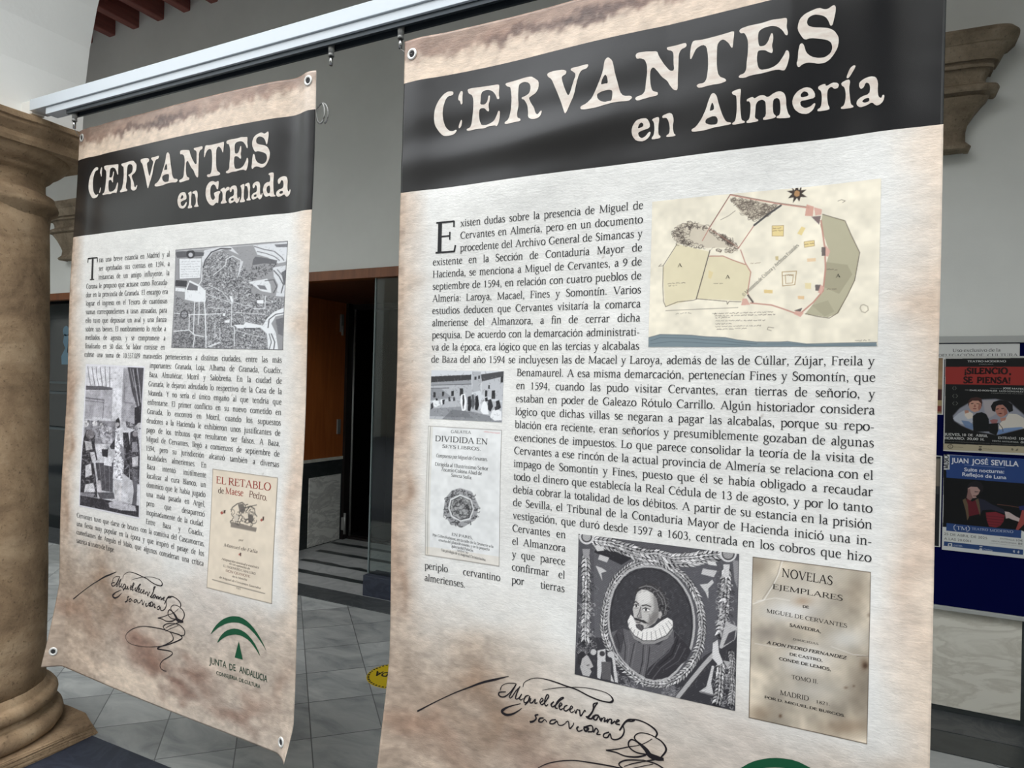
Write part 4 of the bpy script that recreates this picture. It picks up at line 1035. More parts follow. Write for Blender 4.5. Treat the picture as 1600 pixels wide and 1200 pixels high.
PICS["PORT"] = ((0.5211,1.2364,0.8721,1.5558), (300, 274), """B 84 83 87|-109,-49
P 96 95 99 .8|107,93 258,83 415,126 262,261 180,432 169,637 199,788 134,780 116,489
P 88 87 92 .8|633,113 784,69 877,96 883,405 852,661 800,778 812,503 770,281
P 48 47 51 .8|17,737 175,703 275,860 371,948 373,1002 0,1000
P 48 47 51 .8|651,910 816,690 1003,524 1000,1000 653,1000
P 40 39 43 .9|160,29 393,96 292,178 108,116
V 66 65 69|488,160 546,161 595,183 645,218 684,264 719,322 739,381 751,447 754,515 750,579 740,644 718,713 686,773 654,829 611,877 572,905 523,920 473,920 422,902 370,876 327,837 290,795 262,740 237,684 222,626 216,560 219,492 227,429 243,364 269,306 304,254 339,214 385,185 436,166
G 13 190 188 188 1|490,123 555,128 614,148 673,187 722,237 756,296 781,363 795,433 801,505 799,574 787,644 765,715 734,783 697,836 650,883 597,920 543,939 489,945 433,938 381,914 328,881 280,839 242,789 214,740 195,688 185,633 186,577 191,508 202,439 222,366 252,296 291,239 334,193 374,163 415,142 450,129 490,123
L 4 176 174 174 1|488,160 546,161 595,183 645,218 684,264 719,322 739,381 751,447 754,515 750,579 740,644 718,713 686,773 654,829 611,877 572,905 523,920 473,920 422,902 370,876 327,837 290,795 262,740 237,684 222,626 216,560 219,492 227,429 243,364 269,306 304,254 339,214 385,185 436,166 488,160
L 1.4 38 37 40 1|492,172 596,196 673,272 727,389 741,518 729,638 676,765 606,865 523,908
L 1.4 38 37 40 1|484,173 391,200 309,266 256,371 233,489 236,623 272,732 335,826 423,888 523,908
P 96 94 97 1|239,654 281,627 314,612 364,618 417,689 547,675 633,559 702,626 741,671 716,740 684,772 649,825 606,876 523,916 422,898 327,834 284,785 260,730
P 60 58 62 .8|281,627 314,612 324,671 305,786 273,749 252,686
L 1.4 40 39 42 .9|391,695 378,770 364,861
L 1 120 118 120 .9|402,698 390,778 378,869
L 1.6 40 39 42 .9|448,699 445,809 430,895
L 1.6 40 39 42 .9|488,695 482,800 465,908
L 1.4 130 128 130 .6|468,697 462,805 447,901
L 1.6 40 39 42 .9|318,661 335,735 332,824
L 1.6 40 39 42 .8|271,660 293,722 292,778
L 1.2 126 124 126 .6|344,645 358,730 350,842
P 52 50 54 1|633,564 702,626 741,671 716,740 684,772 649,825 606,876 523,916 465,915 481,849 530,789 588,721 635,646
L 1.8 96 94 98 .8|644,602 607,706 530,800 482,887
L 1.6 98 96 100 .8|673,638 637,742 561,825 513,907
L 1.4 30 29 32 .9|658,615 627,723 550,811
L 1.4 98 96 100 .7|707,662 666,757 590,828
P 186 183 180 1|386,405 395,354 419,322 459,306 501,305 545,343 561,404 547,472 516,534 470,576 425,594 396,573 383,526 373,468
F 126 123 122 .85|512,316 552,352 563,409 543,478 509,535 473,573 489,505 507,436 501,362
F 214 211 208 .85|401,358 439,324 480,333 486,397 442,427 403,423
P 224 221 218 1|342,557 361,508 378,522 399,572 445,590 505,567 554,513 592,484 624,499 627,541 590,603 517,653 447,668 390,646 353,604
P 140 138 138 1|353,604 390,646 447,668 517,653 590,603 627,541 627,563 595,623 518,675 447,690 386,666
L 1 90 88 90 .9|354,565 343,601
L 1 120 118 118 .9|369,595 359,625
L 1 120 118 118 .9|389,607 377,648
L 1 110 108 108 .9|415,613 404,659
L 1 110 108 108 .9|442,613 435,671
L 1 110 108 108 .9|468,607 467,668
L 1 110 108 108 .9|494,599 499,659
L 1 110 108 108 .9|518,586 531,642
L 1 110 108 108 .9|543,567 562,622
L 1 110 108 108 .9|564,546 590,597
L 1 110 108 108 .9|583,524 612,566
L 1 110 108 108 .9|598,505 625,536
L 1.4 60 58 60 .9|353,604 390,646 447,668 517,653 590,603 627,541
P 58 56 58 1|381,364 388,327 414,301 449,282 491,274 543,291 581,342 601,413 592,471 556,513 536,501 541,457 532,410 521,369 496,339 460,323 425,325 401,347 391,371
S 40 5 140 138 138 .6|389,360 404,311 449,284 491,277 543,293 581,342 599,413 590,470 556,509 535,485 542,430 529,373 496,341 449,325 409,340
S 26 4 30 29 32 .8|531,388 580,347 597,419 588,470 554,505 539,473
L 1.6 140 138 138 .9|409,318 449,297 489,296 530,318
L 1.6 130 128 128 .9|540,322 568,360 581,411 574,461
L 1.4 150 148 148 .8|525,336 552,368 563,404
L 1.4 120 118 118 .8|555,486 582,465 589,431
P 176 172 170 1|535,458 552,449 559,469 548,502 535,496
P 226 224 222 1|381,441 407,437 409,448 385,453
P 36 34 36 1|389,437 400,436 401,450 390,452
L 1.4 40 38 40 1|377,443 393,433 411,437
P 226 224 222 1|438,454 476,447 477,461 445,467
P 36 34 36 1|450,450 464,449 464,463 452,465
L 1.4 40 38 40 1|434,457 454,444 481,450
L 1 120 116 114 .8|385,460 408,455
L 1 120 116 114 .8|445,473 477,467
F 110 106 104 .5|483,484 542,451 534,507 490,559 465,553
L 2 50 48 50 1|376,426 392,414 409,427
L 2 50 48 50 1|432,435 457,424 487,431
L 1.6 90 87 88 1|424,444 414,487 403,513 413,522 431,516
P 120 116 116 .7|424,452 433,511 413,522 419,486
P 50 48 50 1|380,524 398,523 417,528 444,529 480,548 444,549 418,543 393,542
P 96 90 90 1|393,548 428,546 424,554 400,558
P 74 72 74 1|394,570 418,559 445,566 447,590 433,608 415,599 400,589
L 1 130 126 126 .7|406,571 423,595
L 1 130 126 126 .7|422,566 435,594
L 1 120 116 116 .8|478,485 489,527 465,566
G 16 196 194 194 8|117,47 247,62 363,95 455,103 515,94 594,117 709,101 802,61 875,34
G 16 200 198 198 2|17,15 117,30 225,32 351,58 454,76 514,65 613,84 727,62 820,32 911,13
G 16 196 194 194 3|54,158 58,272 59,386 64,499 62,613 67,749
G 16 196 194 194 4|932,128 929,231 927,335 920,439 909,534
S 60 6 196 194 194 .8|11,486 110,467 116,739 17,760
S 60 5 40 39 42 .8|5,223 104,207 116,716 17,737
S 80 6 190 188 188 .7|883,198 969,184 967,532 887,549
S 50 5 40 39 42 .8|883,198 969,184 967,532 887,549
S 90 6 190 188 188 .7|890,714 998,689 1000,985 869,979
S 50 5 34 33 36 .8|890,714 998,689 1000,985 869,979
S 40 5 170 168 168 .7|0,741 133,735 135,825 8,854
S 40 6 150 148 150 .7|266,907 413,981 393,1008 278,982
S 40 6 150 148 150 .6|573,940 670,915 653,1000 555,999
G 14 186 184 184 5|913,729 911,813 908,906 896,982
P 205 203 202 1|107,71 161,69 178,94 130,107
P 190 188 188 1|146,127 211,140 196,176 136,163
P 205 203 202 .9|121,210 165,220 197,238 160,255 169,310 144,258
P 205 203 202 1|816,69 867,72 877,96 826,94
P 190 188 188 1|794,125 877,127 860,171 786,163
P 205 203 202 .9|778,232 824,219 851,188 861,207 830,249 831,317 812,273
C 206 204 204|56,15 107,9 57,68
C 60 58 60|56,15 93,10 57,54
C 170 168 168|56,15 85,12 57,45
C 206 204 204|938,6 986,-1 939,61
C 60 58 60|938,6 975,1 939,49
C 150 148 148|938,6 968,2 939,41
P 150 148 150 1|28,105 80,97 76,161 37,166
P 200 198 198 1|912,80 948,74 946,157 914,162
P 150 148 150 .8|965,41 997,46 996,220 977,172
P 176 173 172 1|45,863 80,838 112,887 126,918 104,935 116,955 100,993 56,992 36,940
P 44 43 46 1|19,852 57,797 80,843 48,879 40,927 17,921
G 7 130 128 130 6|16,841 35,814 63,813 86,836
L 1.4 50 48 50 1|82,919 98,911
P 196 194 194 1|150,799 204,776 206,854 268,990 246,988 190,869 176,991 155,985
P 90 88 90 1|179,871 243,856 246,984 187,988
P 196 194 194 1|242,778 261,796 294,989 273,989
C 190 188 188|124,816 143,812 124,837
C 190 188 188|237,807 256,803 237,827
C 60 58 60|183,814 201,810 184,832
L 7 170 168 168 1|667,996 745,865 817,747 867,673
L 2 60 58 60 1|686,996 764,870 841,747
P 196 194 194 1|863,741 877,743 861,856 877,930 793,926 834,884
P 120 118 120 1|803,921 877,925 872,935 794,931
P 180 178 178 1|938,435 952,448 1001,463 990,547 915,621 902,618
P 70 68 72 1|954,514 993,486 986,548 924,603
P 206 204 204 1|865,596 892,569 902,649 926,706 900,733 862,690
P 170 168 168 1|926,695 980,693 999,750 954,740
G 10 170 168 168 7|970,634 980,693 973,777 983,856 977,960
L 1.6 196 194 194 1|413,970 433,932 454,976
H .2|-109,-49
D 1600 .2|-109,-49""", """""")
PICS["NOV"] = ((0.8985,1.2384,1.1112,1.5636), (190, 262), """B 186 175 158|-221,-99
N 5 .12|-221,-99
N 11 .07|-221,-99
E 205 198 186 .75|413,179 716,144 416,278
E 214 212 208 .9|339,298 630,263 342,375
E 220 220 218 .8|489,576 714,543 493,674
E 205 204 200 .7|813,411 984,388 815,485
E 196 190 178 .6|548,65 873,31 550,130
E 190 186 178 .6|541,753 837,705 544,840
E 100 94 92 .35|137,469 344,442 139,537
E 96 84 70 .45|938,699 1064,679 944,898
E 92 70 52 .6|968,537 1010,531 969,579
E 70 52 40 .9|972,545 995,541 973,564
E 104 82 62 .5|830,929 1084,883 832,993
E 112 92 72 .5|90,962 235,937 92,1029
E 150 120 92 .5|446,230 538,219 447,263
E 112 98 82 .4|890,125 1004,112 894,252
E 120 104 86 .4|39,61 137,51 41,129
E 84 62 46 .8|280,946 296,943 280,959
E 84 62 46 .5|822,695 840,692 823,703
E 84 62 46 .5|885,676 897,674 886,684
E 84 62 46 .4|994,250 1014,247 994,264
L 1.6 226 222 216 .7|268,-1 236,86 190,159 112,258 14,292
L 1 120 110 100 .5|253,1 223,88 177,162 96,254
L 1.2 226 222 216 .6|47,271 209,235 337,237
L 1.2 220 216 210 .5|40,533 236,534 393,501
L 1.2 226 222 216 .5|697,470 874,493 1002,485
L 1 90 78 66 .6|903,499 1002,485
H .05|-221,-99
L 1.4 66 54 44 .9|0,1 1000,1 1000,999 2,999 0,1""", """9536,12704,10464,12732,166.1,s,40,36,34|NOVELAS
9372,12972,10649,13004,101.6,s,52,48,44|EJEMPLARES
9938,13252,10056,13250,46.3,b,60,56,52|DE
9273,13462,10743,13503,76.4,s,50,46,42|MIGUEL DE CERVANTES
9708,13658,10282,13685,57.4,b,60,56,52|SAAVEDRA,
9773,13915,10239,13926,39.3,s,80,76,72|DIRIGIDAS
9290,14079,10737,14102,58.1,bi,50,46,42|A DON PEDRO FERNANDEZ
9720,14224,10325,14234,50.1,b,66,62,58|DE CASTRO,
9531,14352,10478,14378,54.0,b,50,46,42|CONDE DE LEMOS,
9770,14680,10260,14674,78.6,s,46,42,38|TOMO II.
9563,15039,10093,15044,93.5,s,44,40,36|MADRID
10213,15055,10470,15056,59.8,s,44,40,36|1821.
9276,15169,10756,15208,47.2,b,50,46,42|POR D. MIGUEL DE BURGOS.""")
PICS["GRAN"] = ((0.6133,0.4836,1.1155,0.8086), (230, 232), """B 150 150 152|-101,-128
M 4300 60 60 64 1|265,149 450,41 583,156 657,218 732,346 727,471 997,534 992,627 866,701 852,796 876,995 351,992 316,520 274,399
M 2000 205 206 208 2|265,149 450,41 583,156 657,218 732,346 727,471 997,534 992,627 866,701 852,796 876,995 351,992 316,520 274,399
M 480 62 62 66 3|15,452 113,536 211,548 317,549 328,888 232,889 172,829 13,831
M 420 62 62 66 4|13,841 172,829 232,889 328,888 351,992 0,1000
P 212 213 216 1|280,30 412,9 523,12 599,99 487,34 367,56 303,131 276,199 264,99
L 3 80 80 84 1|278,199 293,131 348,54 431,25 524,36
P 214 216 219 1|721,20 996,11 1002,188 935,204 847,142 759,109
L 1.6 90 90 94 1|730,30 810,64 897,89 959,149 977,178
L 1.4 90 90 94 1|758,80 829,103 899,136 943,176
P 110 110 114 .9|895,27 997,25 998,58 913,52
P 96 96 100 .9|742,127 830,146 926,175 918,207 815,197 719,207 726,154
M 120 50 50 54 5|719,207 918,207 886,267 801,320 697,354 678,315
P 212 214 217 1|894,239 995,225 1005,515 928,504 942,401 905,324
L 1.8 70 70 74 1|903,268 948,326 984,402 970,477
L 1.4 90 90 94 1|929,260 973,318 996,365
P 90 90 94 .9|963,289 1000,263 1006,422 984,393
P 220 222 224 1|697,364 854,341 882,399 893,475 806,454 725,384
L 1.6 80 80 84 1|837,360 906,353 934,419 910,475
P 96 96 100 .8|769,395 839,407 858,446 797,434
P 204 205 208 1|614,158 641,164 622,255 589,350 604,264
L 2 214 216 218 1|483,200 490,132 545,106 619,153
L 1.6 214 216 218 1|374,283 474,199
P 92 92 96 1|1,43 15,13 281,50 275,85 18,85
P 226 228 230 1|38,91 259,104 256,303 47,302
L 1.2 110 110 114 1|38,91 259,104 256,303 47,302 38,91
W 1 150 150 154 .8|59,128 241,136
W 1 150 150 154 .8|60,153 242,161
W 1 150 150 154 .8|61,179 242,186
W 1 150 150 154 .8|62,204 243,211
W 1 150 150 154 .8|63,230 244,236
W 1 150 150 154 .8|63,255 245,261
W 1 150 150 154 .8|64,278 246,284
C 60 60 64|151,57 194,60 152,102
C 190 190 194|151,64 172,66 152,86
P 60 60 64 1|10,309 125,323 122,384 9,370
P 110 110 114 1|150,334 244,388 236,428 123,419
P 226 228 230 1|109,424 150,319 244,368 313,430 317,539 220,538 112,510
P 110 110 114 1|150,339 234,383 234,426 126,416
P 226 228 230 1|10,385 108,399 109,434 11,421
L 2.4 226 228 230 1|302,529 321,659 336,848 346,993
L 1.8 226 228 230 1|211,537 213,658 216,859
L 1.6 226 228 230 1|254,538 261,659 257,769
L 1.8 226 228 230 1|11,646 166,666 330,664 471,662
L 2 226 228 230 1|18,831 171,819 231,869 318,883
L 1.8 226 228 230 1|232,874 221,995
L 1.8 226 228 230 1|166,666 171,819
L 1.6 226 228 230 1|264,99 266,329 244,368
C 60 60 64|114,662 155,663 115,705
C 150 150 154|114,662 145,663 115,695
C 230 230 232|114,662 122,662 114,671
L 1 60 60 64 1|112,622 115,703
L 1 60 60 64 1|77,662 151,663
P 230 232 234 1|539,495 553,490 573,535 569,554 550,549
L 1.6 222 224 226 1|560,554 567,778 595,797 601,972
L 1.4 222 224 226 .9|323,460 410,502 541,553
L 1.4 222 224 226 .9|568,544 669,585 740,595
L 1.2 222 224 226 .9|572,651 680,657 848,673
L 1.2 222 224 226 .9|349,381 464,444 541,544
L 1.2 222 224 226 .9|338,600 451,611 553,622
L 1.2 222 224 226 .9|672,662 684,758
L 1.2 222 224 226 .9|596,817 714,855 855,891
L 1.2 222 224 226 .9|418,749 422,857 461,906
L 1.6 222 224 226 .9|466,798 470,906
P 232 233 235 1|778,539 831,540 832,573 779,567
P 226 228 230 1|485,655 508,656 509,685 486,685
P 232 233 235 1|510,724 547,724 548,749 511,749
L 1.6 222 224 226 1|750,615 846,621 847,502
P 228 230 232 1|589,768 675,768 692,744 834,777 867,711 916,655 999,608 1002,674 935,692 903,758 940,843 962,993 885,995 871,853 817,796 676,802 622,802
L 1.8 76 76 80 1|878,796 884,720 934,673 1001,660
L 1.8 76 76 80 1|906,853 934,928 928,994
L 1.4 76 76 80 1|889,853 908,928 893,995
P 80 80 84 1|676,797 774,801 774,816 677,809
P 110 110 114 .9|936,721 998,702 996,871 957,852
P 226 228 230 .8|360,977 462,936 480,940 379,992
D 900 .2|-101,-128
L 1.2 80 80 84 1|0,0 1000,0 1000,1000 0,1000 0,0
L 1 210 210 212 1|14,18 988,15""", """""")
PICS["THEA"] = ((0.1175,0.8735,0.4749,1.3951), (150, 262), """B 196 195 200|-240,-30
P 216 215 220 1|1,10 491,7 487,160 13,157
L 1.6 110 108 114 1|38,19 63,85 109,154
L 1.8 100 98 104 1|112,20 140,82 181,151
L 1.6 110 108 114 1|184,21 208,90 253,154
L 1.8 100 98 104 1|256,21 284,88 317,152
L 1.6 110 108 114 1|339,18 355,86 383,159
L 1.8 100 98 104 1|421,16 430,83 441,160
P 80 78 84 .9|12,152 312,147 487,155 488,170 15,182
P 170 168 174 1|15,187 488,172 509,363 30,365
L 2 96 94 100 1|19,237 353,242
L 1.4 110 108 114 1|21,257 354,258
L 1.4 96 94 100 1|353,244 349,370
P 150 148 154 .8|35,286 179,285 162,379 38,385
P 212 211 216 1|491,12 653,8 668,365 509,363
P 156 154 160 .9|653,17 744,20 886,260 889,382 668,374
L 1.2 110 108 114 1|691,114 696,244 841,248
P 70 68 74 1|721,8 994,10 996,331 954,360 908,269 816,168
L 2 180 178 184 1|812,23 883,156 940,258
L 1.6 190 188 194 .9|879,16 937,135 972,238
L 1.4 170 168 174 .9|767,19 849,138
L 2 30 28 34 1|845,22 904,136 962,248
P 36 34 40 1|875,275 994,251 998,414 889,401
P 120 118 124 .8|32,395 578,378 585,528 45,559
C 214 212 214|58,418 110,415 60,439
C 210 208 210|216,410 263,408 217,429
P 160 158 164 1|166,427 271,422 288,507 195,512
P 190 188 194 1|282,421 512,420 541,531 359,532
C 190 188 190|340,409 372,407 341,422
C 150 148 152|399,439 434,438 400,454
C 170 168 172|492,458 521,457 492,471
P 40 38 44 1|30,521 73,461 167,451 240,491 233,548 298,657 138,686 18,656
C 120 116 120|146,486 226,482 149,518
P 190 188 190 1|56,539 174,537 201,588 85,604
P 196 194 198 1|155,610 237,605 275,659 207,677
P 44 42 48 1|18,656 230,680 284,788 315,914 17,927
P 216 214 218 1|93,708 185,688 213,765 99,792
P 214 212 216 1|103,838 240,819 279,880 84,895
P 140 138 144 .9|15,900 268,890 247,919 17,932
P 70 68 74 1|265,678 569,659 568,859 345,857
L 1.4 130 128 134 1|334,683 389,845
L 1.4 120 118 124 1|413,678 450,849
L 1.4 130 128 134 1|503,672 513,854
P 226 225 230 1|410,623 522,616 544,684 414,683
P 210 208 212 1|303,554 428,537 442,583 306,601
P 40 38 44 1|362,579 475,572 467,628 376,625
P 196 192 196 1|284,797 357,792 404,907 462,934 350,934
P 34 32 38 1|578,369 622,350 646,375 652,413 614,424 580,407
C 176 172 176|606,398 640,396 607,412
P 44 42 48 1|497,552 584,491 618,499 587,566 520,569
P 222 221 226 1|581,435 692,411 782,453 807,553 756,647 580,640
P 224 223 228 1|573,640 712,645 717,767 563,764
P 34 32 38 1|704,447 792,443 840,551 824,742 737,721 744,612
P 206 203 206 1|586,776 641,777 646,897 560,917 603,892
P 210 207 210 1|652,781 718,781 701,911 648,942 664,905
P 110 108 114 .8|663,524 764,555 745,648 700,614
P 60 58 64 1|746,370 954,388 934,426 758,407
C 190 188 190|965,388 1008,386 965,406
P 46 44 50 1|825,441 901,419 956,471 991,596 985,775 835,750
C 130 126 130|906,446 949,444 906,465
P 130 128 134 1|860,504 935,495 958,562 862,568
P 200 198 202 1|863,604 959,589 961,652 875,667
P 90 88 94 1|855,686 961,679 946,918 873,928 901,825
P 196 194 198 1|749,765 803,761 805,815 752,823
P 46 44 50 1|-7,924 383,918 998,914 1000,1000 0,1000
P 190 188 194 1|495,936 603,910 925,920 947,953 714,967 519,965
P 40 38 44 .7|312,878 579,858 603,901 360,919
S 60 4 150 146 152 .7|30,521 73,461 167,451 240,491 298,657 138,686 18,656
S 70 4 170 166 172 .7|18,656 230,680 284,788 315,914 17,927
S 60 4 40 38 44 .7|581,435 782,453 807,553 756,647 717,767 563,764
S 50 4 150 148 154 .6|704,447 840,551 824,742 737,721
S 60 4 160 158 164 .6|825,441 901,419 991,596 985,775 835,750
S 50 4 60 58 64 .6|282,421 512,420 541,531 444,621 306,601
S 50 4 40 38 44 .6|39,394 578,378 584,491 42,520
S 40 5 110 108 114 .5|721,8 994,10 996,331 908,269
S 50 4 110 108 114 .6|265,678 569,659 568,859 345,857
S 70 5 120 118 124 .5|-7,924 998,914 1000,1000 0,1000
S 30 4 200 198 202 .7|746,370 954,388 934,426 758,407
N 22 .08|-240,-30
H .12|-240,-30
D 1500 .3|-240,-30
L 2.6 222 221 226 1|10,5 994,5 994,996 7,996 10,5""", """""")
PICS["RET"] = ((0.8319,1.1886,1.1127,1.5644), (130, 176), """B 219 206 187|-234,-50
N 10 .02|-234,-50
P 120 112 104 .9|333,413 485,413 625,420 733,424 725,457 528,456 332,458
S 46 6 66 62 60 .9|328,329 416,269 614,251 706,314 731,393 526,425 339,412
P 100 94 90 .9|426,263 505,250 547,288 520,332 459,317
P 92 86 82 .9|589,325 668,328 681,378 603,386
P 200 190 176 1|371,357 441,350 444,397 384,408
L 1 70 66 62 1|537,279 710,242
L 1.4 80 76 72 1|328,329 340,297 415,259 494,241 535,258
L 1.4 80 76 72 1|558,307 614,261 684,275 696,315 726,332
P 150 60 52 .9|153,357 184,338 206,357 179,370
P 60 40 36 .9|210,330 239,327 237,354 205,354
P 150 60 52 .9|776,358 798,341 815,359 796,366
P 60 40 36 .9|812,326 835,327 830,358 807,355
P 170 70 60 .9|478,672 491,654 506,673
P 60 40 36 .9|501,650 521,647 518,677 502,674
L .9 90 84 78 1|89,921 894,931
L 1 96 88 80 1|2,1 998,1 998,999 2,999 2,1""", """8498,12327,10900,12301,225.1,s,150,62,52|EL RETABLO
8615,12617,8880,12611,168.3,s,90,70,62|de
8938,12608,9739,12596,199.0,s,160,72,60|Maese
9973,12588,10757,12624,194.4,s,110,74,64|Pedro.
9634,13969,9842,13962,62.6,i,110,100,92|por
8988,14235,10481,14232,95.3,i,100,90,84|Manuel de Falla
8924,14665,10571,14681,67.6,i,100,90,84|Adaptación musical y escénica
9277,14748,10204,14773,59.1,i,100,90,84|de un episodio de
9035,14868,10446,14888,67.4,s,100,90,84|EL INGENIOSO CABALLERO
9141,14998,10217,15013,71.2,s,130,92,80|DON QUIXOTE
9436,15119,10090,15124,58.9,i,100,90,84|de la Mancha
8863,15245,10669,15282,63.6,i,100,90,84|de Miguel de Cervantes Saavedra
9630,15441,9828,15449,58.6,s,110,100,92|1923""")
PICS["POSA"] = ((0.4270,0.2940,0.7480,0.7480), (225, 300), """B 196 196 190|-25822,-8035
P 14 15 16 1|7,30 1130,17 1153,968 14,934
P 148 46 40 1|5,114 949,108 1205,107 1209,298 954,296 6,296
L 1.4 104 108 100 1|130,319 147,337 131,354
L 1.4 104 108 100 1|114,320 99,338 115,354
L 1.4 104 108 100 1|144,402 167,419 145,437
L 1.4 104 108 100 1|120,402 101,420 121,438
L 1.4 104 108 100 1|146,479 169,495 147,514
L 1.4 104 108 100 1|122,480 103,497 123,515
F 150 152 162 .95|109,627 191,546 306,485 462,447 629,438 795,468 974,596 990,725 770,781 652,809 368,776 216,726 125,679
F 184 172 168 .6|475,455 616,452 646,589 554,637 499,581
P 66 40 36 1|297,523 299,465 332,435 400,425 455,436 469,478 464,530 449,485 320,488
P 192 146 126 1|308,488 347,464 421,462 455,490 457,531 431,566 377,582 329,563 309,534
P 140 88 76 .7|429,485 456,496 457,536 431,566 417,537
P 52 32 30 1|330,490 361,486 361,494 333,499
P 52 32 30 1|398,490 429,491 429,498 401,496
P 150 96 84 1|372,504 385,504 393,529 365,530
P 120 62 58 1|355,542 403,542 393,551 362,550
P 178 182 190 1|113,653 178,602 246,568 322,580 357,597 365,666 326,725 271,716 208,706 138,679
P 214 204 190 1|254,576 322,580 357,597 358,643 297,657 258,623
P 96 122 160 .8|215,671 311,679 367,712 361,765 271,742
P 178 130 110 1|253,568 301,564 309,587 261,600
P 12 16 17 1|357,623 404,590 465,579 519,598 551,649 561,775 368,785 359,701
P 16 14 16 1|571,516 603,470 669,451 762,455 828,493 836,555 791,573 757,529 710,496 638,509 626,572 592,562
P 172 120 104 1|631,521 664,500 717,498 757,534 772,580 739,609 694,627 653,606 629,566
P 60 36 32 1|635,540 665,534 665,544 639,550
P 60 36 32 1|695,533 731,529 731,540 698,542
P 90 46 42 1|653,589 692,579 712,590 686,594
P 134 84 72 .7|724,524 764,546 772,585 733,609
P 206 200 188 1|685,685 753,631 785,585 883,588 975,630 990,725 835,753 730,774 670,736
P 178 128 112 1|687,633 759,625 747,654 695,667
P 150 100 98 1|561,660 608,647 661,651 649,686 589,693
P 96 130 180 .8|664,760 742,734 938,716 964,726 770,778 658,805
P 12 14 15 1|555,695 662,685 667,759 645,812 561,786
L 1.6 60 50 46 1|668,685 716,735 723,769
P 170 160 134 1|-2,922 994,911 996,978 -8,987
P 60 56 48 .9|440,932 474,930 474,942 440,943
P 60 56 48 .9|431,961 454,949 478,959 468,974 441,975
L 1.6 60 56 48 1|96,926 61,937 55,955 76,969 111,964 121,946 96,926
L 1.2 60 56 48 1|86,939 86,959
P 90 84 72 .8|820,941 839,932 853,951 833,960
P 90 84 72 .8|872,956 898,932 905,948 892,960""", """5041,3783,6725,3761,266.0,B,34,12,12|¡SILENCIO
6761,3775,6857,3774,247.8,B,34,12,12|,
5016,4213,5381,4206,272.1,B,34,12,12|SE
5543,4209,6841,4201,270.1,B,34,12,12|PIENSA!
5162,3232,6655,3224,84.5,b,200,202,198|TEATRO MODERNO
5615,3350,6171,3346,48.0,b,130,132,128|CHICLANA
6055,4461,6519,4468,35.7,b,120,122,118|DIRECCIÓN DE
6556,4467,7382,4483,71.0,b,200,202,198|JOSÉ MATEO
5085,4568,5236,4571,42.3,b,140,142,138|CON
5262,4588,6339,4585,66.3,b,190,192,188|EMILIO ROSALES
6412,4595,7337,4601,65.2,b,190,192,188|LUIS GONZÁLEZ
6108,4686,7338,4695,41.7,b,110,112,108|COMPAÑÍA DE TEATRO
4312,6735,5171,6720,112.0,b,202,204,200|JUEVES, 10
5248,6718,5434,6716,105.3,b,202,204,200|DE
5544,6715,6021,6726,110.1,b,202,204,200|ABRIL
4308,6916,5119,6897,112.0,b,202,204,200|HORARIO:
5200,6892,5645,6888,110.6,b,202,204,200|20,00
5725,6894,5894,6894,109.8,b,202,204,200|H.
6407,6782,7092,6769,103.6,b,190,192,188|ENTRADAS
7176,6772,7456,6774,107.5,b,190,192,188|10€
6175,6920,7189,6922,62.3,b,170,172,168|VENTA ANTICIPADA
7251,6929,7459,6927,92.1,b,170,172,168|8€
4306,7029,6112,7022,24.0,b,120,122,118|VENTA DE ENTRADAS EN TAQUILLA Y ONLINE
6134,7026,7378,7034,23.4,b,110,112,108|UNA HORA ANTES DE LA FUNCIÓN
4704,7284,5071,7288,47.7,h,96,90,78|CULTURA
5847,7292,6192,7309,52.2,h,96,90,78|Chiclana""")
